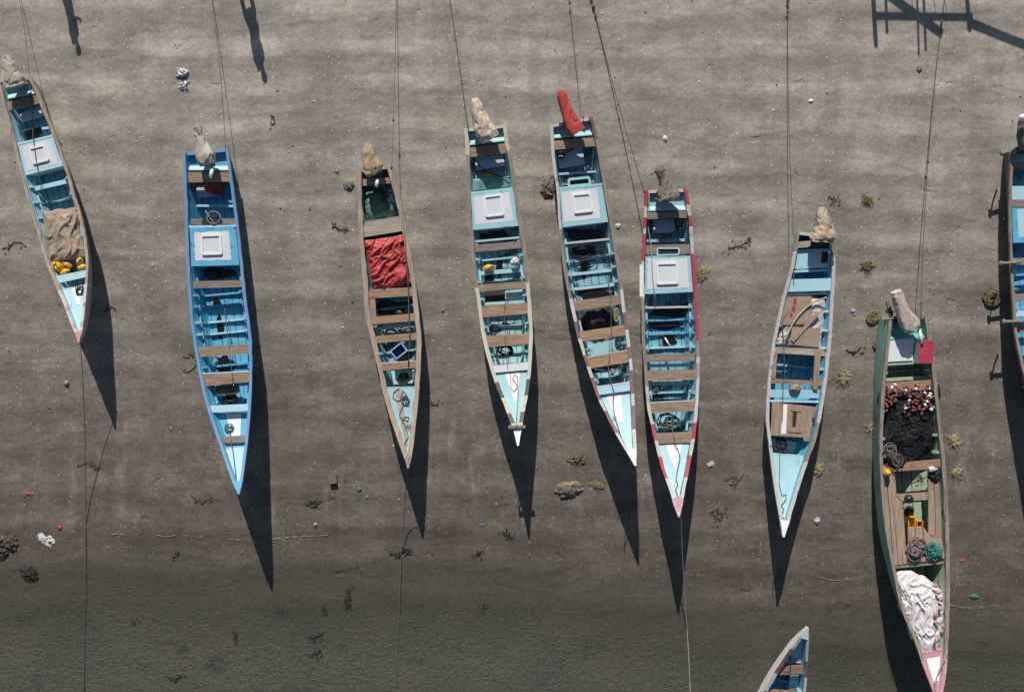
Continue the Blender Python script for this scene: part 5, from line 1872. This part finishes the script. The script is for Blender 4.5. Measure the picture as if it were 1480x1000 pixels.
strand('dark weed litter on the wet sand below the red bow at its right', [(1026, 742), (1034, 738), (1042, 741), (1040, 750), (1030, 748)], .02, BRW, 9, leaves=26, wid=.12)
strand('brown weed ring patch below the bright blue boat port bow', [(277, 718), (288, 724), (298, 724), (306, 718)], .02, BRW, 10, leaves=18)
strand('weed scraps between the left edge boat shadow and the bright blue boat', [(118, 672), (128, 668), (138, 674), (148, 676)], .016, BRW, 11, leaves=18)
strand('olive weed stick beside the shadow of the bare wood boat', [(621, 580), (629, 584), (634, 578)], .035, OLIVE, 12, leaves=8)
strand('bent dark weed piece at the right tip of the left edge boat shadow side', [(152, 447), (158, 443), (166, 445)], .025, DKW, 13, leaves=6)
# seaweed in the shallow water
for i, (lab, pts, lv) in enumerate((
        ('dark seaweed clump at the waterline under the bare wood boat rope', [(564, 796), (574, 800), (584, 795), (594, 793)], 34),
        ('small dark seaweed clump at the waterline left of the crosspiece boat rope', [(684, 799), (690, 800), (696, 797)], 12),
        ('dark seaweed pair at the waterline above the crosspiece boat rope', [(728, 768), (734, 772), (739, 780)], 12),
        ('dark seaweed string in the water left of the bare wood boat rope', [(505, 848), (503, 858), (504, 870), (501, 876)], 26),
        ('dark seaweed clump in deeper water below the seaweed string', [(450, 922), (458, 919), (466, 916)], 16),
        ('blackish seaweed pair lowest in the water left of centre', [(450, 946), (458, 944), (464, 944)], 14),
        ('black seaweed scrap in the water right of the left bow rope', [(339, 914), (342, 921), (340, 926)], 12),
        ('tiny dark seaweed scrap nearest the left bow rope in the water', [(190, 899), (194, 898)], 6),
        ('dark seaweed flake in the water below the bright blue boat shadow', [(466, 880), (471, 882)], 8),
        ('dark seaweed leaf at the waterline under the bright blue boat port bow', [(251, 804), (258, 797)], 7),
        ('sparse brown seaweed in the water left of the crosspiece boat rope', [(694, 880), (699, 874), (697, 866)], 12),
        ('dark seaweed flake near the bottom edge left of centre', [(247, 978), (252, 982), (264, 974)], 9),
)):
    strand(lab, pts, .02, DKW if i not in (10,) else BRW, 40 + i, group='seaweed clumps in the shallows', leaves=lv, wid=.045)
heap('seaweed_clump', 'large dark seaweed clump on a sandy lump in the water near the left edge', 'seaweed', [(28, 826), (40, 815), (52, 822), (54, 836), (44, 842), (34, 836)], gz, .08, DKW, .06, 9, 3, nr=12, ns=40)
heap('rock', 'weedy brown rock at the waterline on the left edge', 'rock', [(-14, 780), (6, 772), (24, 776), (26, 790), (12, 800), (-10, 812)], gz, .10, cloth('weedy_rock', (.11, .09, .06), .6, 8), .06, 8, 5, nr=14, ns=50)
heap('sack', 'half buried olive sack on the wet sand left of the stained boat shadow', 'sack', [(801, 706), (806, 699), (820, 696), (838, 698), (845, 707), (836, 713), (822, 716), (812, 721), (804, 715)], gz, .12, C_('olive_sack2', (.24, .20, .12), var=.5), .05, 6, 6, nr=14, ns=60)
heap('seaweed_clump', 'brown seaweed mat above the half buried olive sack', 'seaweed', [(818, 665), (826, 657), (840, 656), (850, 660), (848, 668), (834, 672)], gz, .03, OLIVE, .04, 12, 7, nr=12, ns=50, rag=.5)
heap('seaweed_clump', 'flat seaweed trail to the right of the half buried olive sack', 'seaweed', [(846, 700), (858, 696), (870, 699), (880, 706), (872, 710), (856, 706)], gz, .03, OLIVE, .03, 12, 8, nr=10, ns=40, rag=.5)
heap('sand_mound', 'sandy cloth mound against the port side of the stained blue boat', 'mound', [(783, 262), (790, 254), (799, 250), (803, 268), (795, 276), (784, 274)], gz, .06, cloth('sandy_cloth', (.22, .185, .155), .4, 5), .03, 6, 9, nr=12, ns=40)
heap('cloth_scrap', 'dark brown cloth scrap below the sandy mound by the stained boat', 'cloth', [(779, 277), (788, 270), (801, 268), (803, 282), (793, 287), (783, 283)], gz, .08, C_('brown_scrap', (.17, .115, .085), var=.5), .05, 8, 10, nr=12, ns=44)
heap('stone', 'grey olive stone on the sand left of the bare wood boat stern', 'stone', [(494, 266), (500, 260), (507, 258), (512, 264), (511, 274), (503, 277)], gz, .07, cloth('olive_stone', (.22, .20, .15), .4, 6), .02, 5, 11, nr=10, ns=36)
WF = plain('white_film', (.65, .65, .66), .4)
heap('plastic_bag', 'torn white plastic bag on the upper sand above the bright blue boat', 'plastic bag', [(255, 110), (257, 98), (263, 99), (272, 104), (272, 110), (262, 112)], gz, .05, plain('clear_film', (.5, .51, .53), .3), .06, 9, 12, nr=12, ns=40, rag=.45)
heap('plastic_bag', 'small white plastic strip below the torn white bag', 'plastic bag', [(262, 132), (266, 118), (272, 116), (270, 124), (267, 134)], gz, .04, plain('clear_film', (.5, .51, .53), .3), .05, 9, 13, nr=12, ns=36, rag=.4)
sheetpts = [(54, 768), (66, 776), (80, 779), (78, 787), (62, 786), (55, 778)]
heap('cloth_scrap', 'white cloth scrap at the waterline near the left edge', 'cloth', sheetpts, gz, .03, C_('white_scrap', (.56, .56, .52), var=.2), .03, 7, 14, nr=12, ns=40, rag=.15)
heap('plastic_scrap', 'red plastic scrap above the white cloth scrap at the waterline', 'plastic scrap', [(81, 763), (85, 759), (90, 761), (87, 766)], gz, .03, plain('red_scrap', (.5, .05, .07), .5), .03, 9, 15, nr=8, ns=24, rag=.4)
heap('cloth_scrap', 'faded red cloth strip on wet sand at the left edge', 'cloth', [(30, 713), (36, 708), (46, 711), (52, 714), (42, 716)], gz, .02, plain('faded_red_scrap', (.3, .09, .09), .7), .03, 12, 16, nr=8, ns=30, rag=.4)
heap('litter', 'small pile of green and red litter right of the bright blue boat shadow', 'litter', [(438, 727), (448, 722), (458, 725), (466, 722), (460, 732), (450, 733)], gz, .02, cloth('dark_litter', (.07, .09, .06), .6, 20, spots=(.35, .06, .05)), .04, 14, 17, nr=10, ns=40, rag=.6)
heap('plastic_bag', 'clear crumpled plastic bag between the slim boat bow and the green boat', 'plastic bag', [(1177, 756), (1178, 749), (1184, 748), (1186, 753), (1181, 758)], gz, .05, plain('clear_film', (.5, .51, .53), .3), .04, 10, 18, nr=10, ns=30, rag=.35)
heap('plastic_scrap', 'pale blue plastic piece left of the round khaki tangle', 'plastic scrap', [(1227, 453), (1230, 447), (1237, 447), (1239, 450), (1232, 457)], gz, .05, plain('blue_film', (.28, .32, .38), .35), .03, 10, 19, nr=10, ns=30, rag=.2)
heap('plastic_scrap', 'orange and white wrapper on the sand right of the red bow', 'plastic scrap', [(1021, 674), (1024, 668), (1032, 668), (1034, 672), (1027, 675)], gz, .03, cloth('wrapper', (.5, .5, .47), .3, 20, spots=(.5, .22, .05)), .03, 12, 20, nr=8, ns=30, rag=.35)
heap('plastic_scrap', 'white plastic lump on the open sand at upper right, the larger of two', 'plastic scrap', [(1168, 147), (1170, 143), (1175, 143), (1176, 148), (1172, 150)], gz, .05, WF, .02, 8, 21, nr=8, ns=24)
heap('plastic_scrap', 'white plastic lump on the open sand just left of the rope to the slim boat', 'plastic scrap', [(1115, 162), (1117, 158), (1120, 159), (1119, 165)], gz, .05, WF, .02, 8, 22, nr=8, ns=24)
heap('plastic_scrap', 'pale blue bottle scrap beside the larger white plastic lump at upper right', 'plastic scrap', [(1193, 134), (1195, 130), (1198, 132), (1196, 138)], gz, .05, plain('blue_film', (.28, .32, .38), .35), .02, 8, 23, nr=8, ns=24)
heap('driftwood', 'brown weathered lump on the upper sand under the shadow of the timber frame', 'driftwood', [(1324, 99), (1328, 96), (1333, 98), (1331, 104), (1326, 104)], gz, .06, wood('drift', (.2, .14, .08), .4, 'x', 11), .03, 9, 24, nr=8, ns=24)
heap('plastic_scrap', 'white scrap beside the starboard stern of the stained blue boat', 'plastic scrap', [(889, 325), (892, 320), (896, 322), (896, 329), (892, 332)], gz, .05, WF, .03, 8, 25, nr=8, ns=24)
heap('plastic_scrap', 'white scrap on the sand above the red and white gunwaled boat', 'plastic scrap', [(957, 200), (960, 196), (965, 199), (964, 205), (960, 205)], gz, .05, WF, .04, 8, 26, nr=8, ns=24, rag=.4)
heap('plastic_scrap', 'blue scrap on the sand between the bare wood boat and the crosspiece boat', 'plastic scrap', [(636, 449), (640, 446), (645, 448), (642, 452), (637, 452)], gz, .03, plain('dark_blue_scrap', (.06, .11, .2), .5), .02, 8, 27, nr=8, ns=24)
heap('plastic_scrap', 'blue scrap at the waterline left of the crosspiece boat shadow', 'plastic scrap', [(692, 758), (698, 756), (703, 758), (700, 761), (694, 761)], gz, .03, plain('dark_blue_scrap', (.06, .11, .2), .5), .02, 8, 28, nr=8, ns=24)
heap('plastic_scrap', 'grey blue scrap on sand left of the bare wood boat motor', 'plastic scrap', [(483, 248), (487, 244), (491, 248), (489, 253)], gz, .03, plain('greyblue_scrap', (.14, .17, .24), .5), .02, 8, 29, nr=8, ns=24)
heap('net_scrap', 'green net scrap in the shallows right of the large green boat', 'net scrap', [(1402, 860), (1408, 858), (1416, 863), (1412, 867), (1404, 865)], gz, .06, plain('green_scrap', (.04, .16, .12), .7), .03, 12, 30, nr=8, ns=30, rag=.4)
heap('cloth_scrap', 'dull red scrap on wet sand right of the plank deck of the green boat', 'cloth', [(1384, 811), (1390, 807), (1398, 807), (1396, 812), (1388, 814)], gz, .02, plain('faded_red_scrap', (.3, .09, .09), .7), .02, 12, 31, nr=8, ns=30, rag=.4)
heap('plastic_scrap', 'green bottle scrap on wet sand left of bare wood boat shadow, the upper one', 'plastic scrap', [(515, 708), (518, 704), (523, 706), (522, 711), (517, 711)], gz, .05, plain('green_scrap', (.04, .16, .12), .7), .02, 9, 32, nr=8, ns=24)
heap('plastic_scrap', 'teal scrap on wet sand left of bare wood boat shadow, the lower one', 'plastic scrap', [(528, 717), (531, 714), (534, 717), (533, 722), (529, 721)], gz, .04, plain('teal_scrap', (.06, .18, .17), .7), .02, 9, 33, nr=8, ns=24)
mb = MB()
q = G(482, 692)
mb.box(q + Vector((0, 0, .05)), (.2, .22, .12), .1)
mb.box(q + Vector((.02, -.02, .115)), (.16, .16, .02), .15)
tag(mb.build('wood_block', wood('drift_block', (.2, .16, .11), .5, 'x', 12)), 'small wooden block on the sand between bright blue and bare wood boats', 'wood block')
heap('stone', 'small round grey stone on the sand below the left edge boat', 'stone', [(91, 553), (95, 549), (100, 552), (98, 558), (93, 558)], gz, .07, plain('grey_stone', (.26, .24, .20), .8), .01, 5, 34, nr=8, ns=24)
heap('stone', 'pale stone just above the foam line right of the bright blue boat shadow', 'stone', [(453, 757), (457, 755), (459, 759), (456, 762)], gz, .06, plain('pale_stone', (.36, .32, .28), .8), .01, 5, 35, nr=8, ns=24)

# shells and pebbles: nobody could count them
mb = MB()
rnd = random.Random(77)
for k in range(7500):
    x, y = rnd.uniform(-40, 1520), rnd.uniform(-40, 1040)
    dn = .45 + .55 * smooth(700, 100, y) + .6 * (N3(x * .008, y * .011, 5) > .18)
    dn *= 1 - .9 * smooth(540, 810, y)
    if rnd.random() > dn:
        continue
    c = G(x, y)
    s = min(.04, .0085 * math.exp(rnd.gauss(0, .55)))
    mi = 0 if rnd.random() < .42 else (1 if rnd.random() < .35 else 2)
    n = 5
    a0 = rnd.random() * 6
    e = rnd.uniform(.6, 1)
    ring = [c + Vector((math.cos(a0 + i * 2 * math.pi / n) * s, math.sin(a0 + i * 2 * math.pi / n) * s * e, -.003)) for i in range(n)]
    top = c + Vector((0, 0, s * .8))
    mb.add(ring + [top], [[i, (i + 1) % n, n] for i in range(n)], mi)
o = mb.build('shells_and_pebbles', [plain('shell_white', (.62, .59, .54), .7), plain('pebble_brown', (.30, .25, .2), .8), plain('pebble_dark', (.05, .045, .04), .8)], origin=(0, 0, 0))
tag(o, 'tiny white shells and dark pebbles scattered over the whole beach', 'shells', None, 'stuff')

# foam line left by the last wave
mb = MB()
def foam(pts, w):
    p = drape(pts, .006, 10, 1.2, 3)
    prev = None
    for i, q in enumerate(p):
        ww = w * max(0, .45 + 1.1 * N3(i * .37, w * 50, 2)) * .8
        if ww <= .001:
            prev = None
            continue
        a, b = q + Vector((0, ww, .0)), q - Vector((0, ww, .0))
        a.z = max(a.z, WZ + .012)
        b.z = a.z
        if prev:
            mb.add([prev[0], prev[1], b, a], [[0, 1, 2, 3]])
        prev = (a, b)
foam([(225, 772), (238, 775), (260, 773), (290, 776), (330, 779), (352, 780)], .012)
foam([(392, 779), (410, 777), (432, 775), (455, 774), (478, 773)], .018)
foam([(160, 772), (172, 771), (180, 773)], .02)
foam([(1370, 872), (1385, 876), (1410, 878), (1440, 874), (1490, 878)], .009)
foam([(1180, 832), (1205, 838), (1240, 836)], .008)
o = mb.build('foam_line', plain('foam', (.36, .34, .29), .6), origin=(0, 0, 0))
tag(o, 'thin broken line of pale foam along the waterline', 'foam', None, 'stuff')


# ---------------------------------------------------------------- people just beyond the top edge (their shadows fall into the picture)
SKIN = plain('brown_skin', (.16, .09, .06), .55, .1)


def person(label, px, py, hgt, lean, arm, cloth_top, cloth_low, step=.16, turn=1.2, tilt=.13):
    base = G(px, py)
    t = thing('person', label, 'person', base, 'people walking at the top of the beach')
    k = hgt / 1.75
    J = dict(pel=(0, 0, .95), wai=(0, 0, 1.08), che=(.01, 0, 1.30), nec=(.02, 0, 1.48), hd0=(.03, 0, 1.58), hd1=(.03, 0, 1.70),
             lh=(-.10, 0, .90), lk=(-.15, step * .5, .50), la=(-.17, step * .7, .08), lt=(-.18, step * .7 - .16, .04),
             rh=(.10, 0, .90), rk=(.14, -step * .5, .50), ra=(.15, -step * .4, .08), rt=(.16, -step * .4 - .16, .04),
             ls=(-.19, 0, 1.42), le=arm[0], lw=arm[1], lf=arm[2], rs=(.21, 0, 1.42), re=arm[3], rw=arm[4], rf=arm[5])
    ed = [('pel', 'wai'), ('wai', 'che'), ('che', 'nec'), ('nec', 'hd0'), ('hd0', 'hd1'), ('pel', 'lh'), ('lh', 'lk'), ('lk', 'la'), ('la', 'lt'), ('pel', 'rh'), ('rh', 'rk'), ('rk', 'ra'), ('ra', 'rt'),
          ('che', 'ls'), ('ls', 'le'), ('le', 'lw'), ('lw', 'lf'), ('che', 'rs'), ('rs', 're'), ('re', 'rw'), ('rw', 'rf')]
    rad = dict(pel=.14, wai=.125, che=.145, nec=.055, hd0=.085, hd1=.095, lh=.085, lk=.058, la=.04, lt=.035, rh=.085, rk=.058, ra=.04, rt=.035, ls=.06, le=.043, lw=.03, lf=.032, rs=.06, re=.043, rw=.03, rf=.032)
    names = list(J)
    me = bpy.data.meshes.new('person_body')
    me.from_pydata([tuple(Vector(J[n]) * k + Vector((lean * J[n][2], 0, 0))) for n in names], [(names.index(a), names.index(b)) for a, b in ed], [])
    o = bpy.data.objects.new('body', me)
    COL.objects.link(o)
    md = o.modifiers.new('skin', 'SKIN')
    if not me.skin_vertices:
        bpy.context.view_layer.objects.active = o
    for i, n in enumerate(names):
        r = rad[n] * k
        me.skin_vertices[0].data[i].radius = (r, r * (.78 if n in ('che', 'wai', 'pel') else 1))
    me.skin_vertices[0].data[0].use_root = True
    o.modifiers.new('sub', 'SUBSURF').levels = 1
    me.materials.append(SKIN)
    o.parent = t
    t['_o'] = list(base)

    def W(n, dz=0.0):
        return base + Vector(J[n]) * k + Vector((lean * J[n][2], 0, dz))
    mb = MB()
    mb.tube([W('wai', -.14), W('wai'), W('che', -.06), W('che', .08), W('nec', -.03)], [.17 * k, .165 * k, .2 * k, .19 * k, .085 * k], 14)
    for a, b in (('ls', 'le'), ('rs', 're')):
        mb.tube([W(a, .02), W(a).lerp(W(b), .5), W(a).lerp(W(b), .8)], [.085 * k, .075 * k, .075 * k], 10)
    mb.build('shirt', cloth_top, t)
    mb = MB()
    mb.tube([W('wai', -.06), W('pel', -.05), W('pel', -.3), W('pel', -.42)], [.165 * k, .18 * k, .19 * k, .2 * k], 14)
    for a, b in (('lh', 'lk'), ('rh', 'rk')):
        mb.tube([W(a, -.1), W(b, .04), W(b).lerp(W(a[0] + 'a'), .7)], [.11 * k, .085 * k, .075 * k], 10)
    mb.build('trousers', cloth_low, t)
    mb = MB()
    mb.blob(W('hd1', .01), (.108 * k, .118 * k, .095 * k), 14, 0, 0, .1)
    mb.build('hair', plain('black_hair', (.012, .01, .01), .7), t)
    for sx in (-1, 1):
        mb = MB()
        mb.blob(W('hd0', .035 * k) + Vector((sx * .035, -.088, 0)) * k, .012 * k, 8)
        mb.build('eye', plain('eye_white', (.5, .48, .45), .3), t)
        mb = MB()
        n = 'lf' if sx < 0 else 'rf'
        wn_ = 'lw' if sx < 0 else 'rw'
        d = (W(n) - W(wn_)).normalized()
        s = d.cross(Vector((0, 1, 0))).normalized()
        for q in range(4):
            st = W(n) + s * (-.027 + .018 * q) * k
            mb.tube([st, st + d * .045 * k + Vector((0, -.006, 0)), st + d * (.075 + .012 * (q in (1, 2))) * k + Vector((0, -.02, 0))], [.009, .0085, .006], 6)
        mb.tube([W(n) + s * .03, W(n) + s * .055 + d * .025, W(n) + s * .06 + d * .055], [.011, .009, .007], 6)
        mb.build('fingers', SKIN, t)
    t.rotation_euler = (Matrix.Rotation(tilt, 3, 'Y') @ Matrix.Rotation(turn, 3, 'Z')).to_euler()
    t.scale = (.66, .66, 1)
    return t


person('person in a light shirt walking just past the top edge above the left boat', 86, -52, 1.62, .05,
       ((-.25, .02, 1.16), (-.22, -.12, .96), (-.2, -.16, .90), (.33, .03, 1.22), (.52, -.02, 1.30), (.58, -.03, 1.35)), C_('pale_shirt', (.5, .5, .46)), C_('dark_wrap', (.08, .08, .1)), .2)
person('person in dark clothes walking just past the top edge above the blue boat', 352, -24, 1.76, .06,
       ((-.30, .05, 1.16), (-.36, .0, .92), (-.37, -.02, .85), (.28, .04, 1.15), (.27, -.06, .92), (.26, -.08, .85)), C_('dark_shirt', (.09, .1, .13)), C_('brown_wrap', (.16, .11, .08)), .24)

# timber frame beyond the top edge: only its shadow is seen
SUN_H = 83.0     # picture pixels of shadow per metre of height
SUN_X = 9.5
fr = thing('timber_frame', 'rough timber frame of posts and braces standing just past the top right edge', 'timber frame', G(1330, -150))
YB = -150


def tf(xs_, ys_):
    h = (ys_ - YB) / SUN_H
    p = G(xs_ - SUN_X * h, YB)
    return p + Vector((0, 0, h))


TW = wood('timber_wood', (.25, .19, .14), .5, 'y', 13)
for x0, x1, y1, r in ((1255, 1266, 67, .07), (1276, 1282, 48, .045), (1322, 1328, 80, .035), (1330, 1338, 73, .04), (1388, 1401, 45, .065)):
    mb = MB()
    p = tf(x1, y1)
    b = G(x0 - 2, YB)
    mb.tube([b - Vector((0, 0, .1)), b.lerp(p, .5) + Vector((.01, 0, 0)), p], [r, r * .95, r * .85], 8)
    mb.build('post', TW, fr)
mb = MB()
mb.beam(tf(1262, 29) + Vector((0, .09, 0)), tf(1406, 31) + Vector((0, .09, 0)), .08, .10)
mb.build('rail', TW, fr)
for a, b, w in (((1270, -22), (1362, 45), .16), ((1398, 27), (1540, 84), .15), ((1290, -35), (1340, -30), .08)):
    mb = MB()
    mb.beam(tf(*a) - Vector((0, .1, 0)), tf(*b) - Vector((0, .1, 0)), .06, w)
    mb.build('brace', TW, fr)
mb = MB()
for k in range(5):
    p = tf(1300 + 16 * k, -8 + 3 * (k % 2))
    q = tf(1304 + 16 * k, 26)
    mb.beam(p + Vector((0, .15, 0)), q + Vector((0, .15, 0)), .015, .02)
mb.build('lattice', TW, fr)
for ch in [c for c in fr.children if c.name.startswith('post')]:
    pass

# ---------------------------------------------------------------- light, sky, camera
ELEV = math.atan(S / SUN_H)
light_dir = Vector((SUN_X / S, -SUN_H / S, -1)).normalized()
sl = bpy.data.lights.new('sun', 'SUN')
sl.energy = 5.0
sl.angle = R(.5)
sl.color = (1.0, .95, .88)
so = bpy.data.objects.new('sun', sl)
so.rotation_euler = light_dir.to_track_quat('-Z', 'Y').to_euler()
so.location = (0, 30, 30)
COL.objects.link(so)
W = bpy.data.worlds.new('World')
SC.world = W
W.use_nodes = True
nt = W.node_tree
bgn = nt.nodes['Background']
sk = nt.nodes.new('ShaderNodeTexSky')
sk.sky_type = 'NISHITA'
sk.sun_disc = False
sk.sun_elevation = ELEV
d = -light_dir
sk.sun_rotation = math.atan2(d.x, d.y)
sk.air_density = 1.2
sk.dust_density = .7
nt.links.new(sk.outputs[0], bgn.inputs[0])
bgn.inputs[1].default_value = .067

cam = bpy.data.cameras.new('camera')
cam.sensor_fit = 'HORIZONTAL'
cam.sensor_width = 36
cam.lens = 36 * S * H / 1480
cam.clip_end = 2000
co = bpy.data.objects.new('camera', cam)
co.location = (0, 0, H)
COL.objects.link(co)
SC.camera = co
SC.view_settings.view_transform = 'Standard'
SC.view_settings.look = 'None'
SC.view_settings.gamma = 1
SC.view_settings.exposure = 0
SC.cycles.use_denoising = False
for o in list(bpy.data.objects):
    if '_o' in o:
        del o['_o']
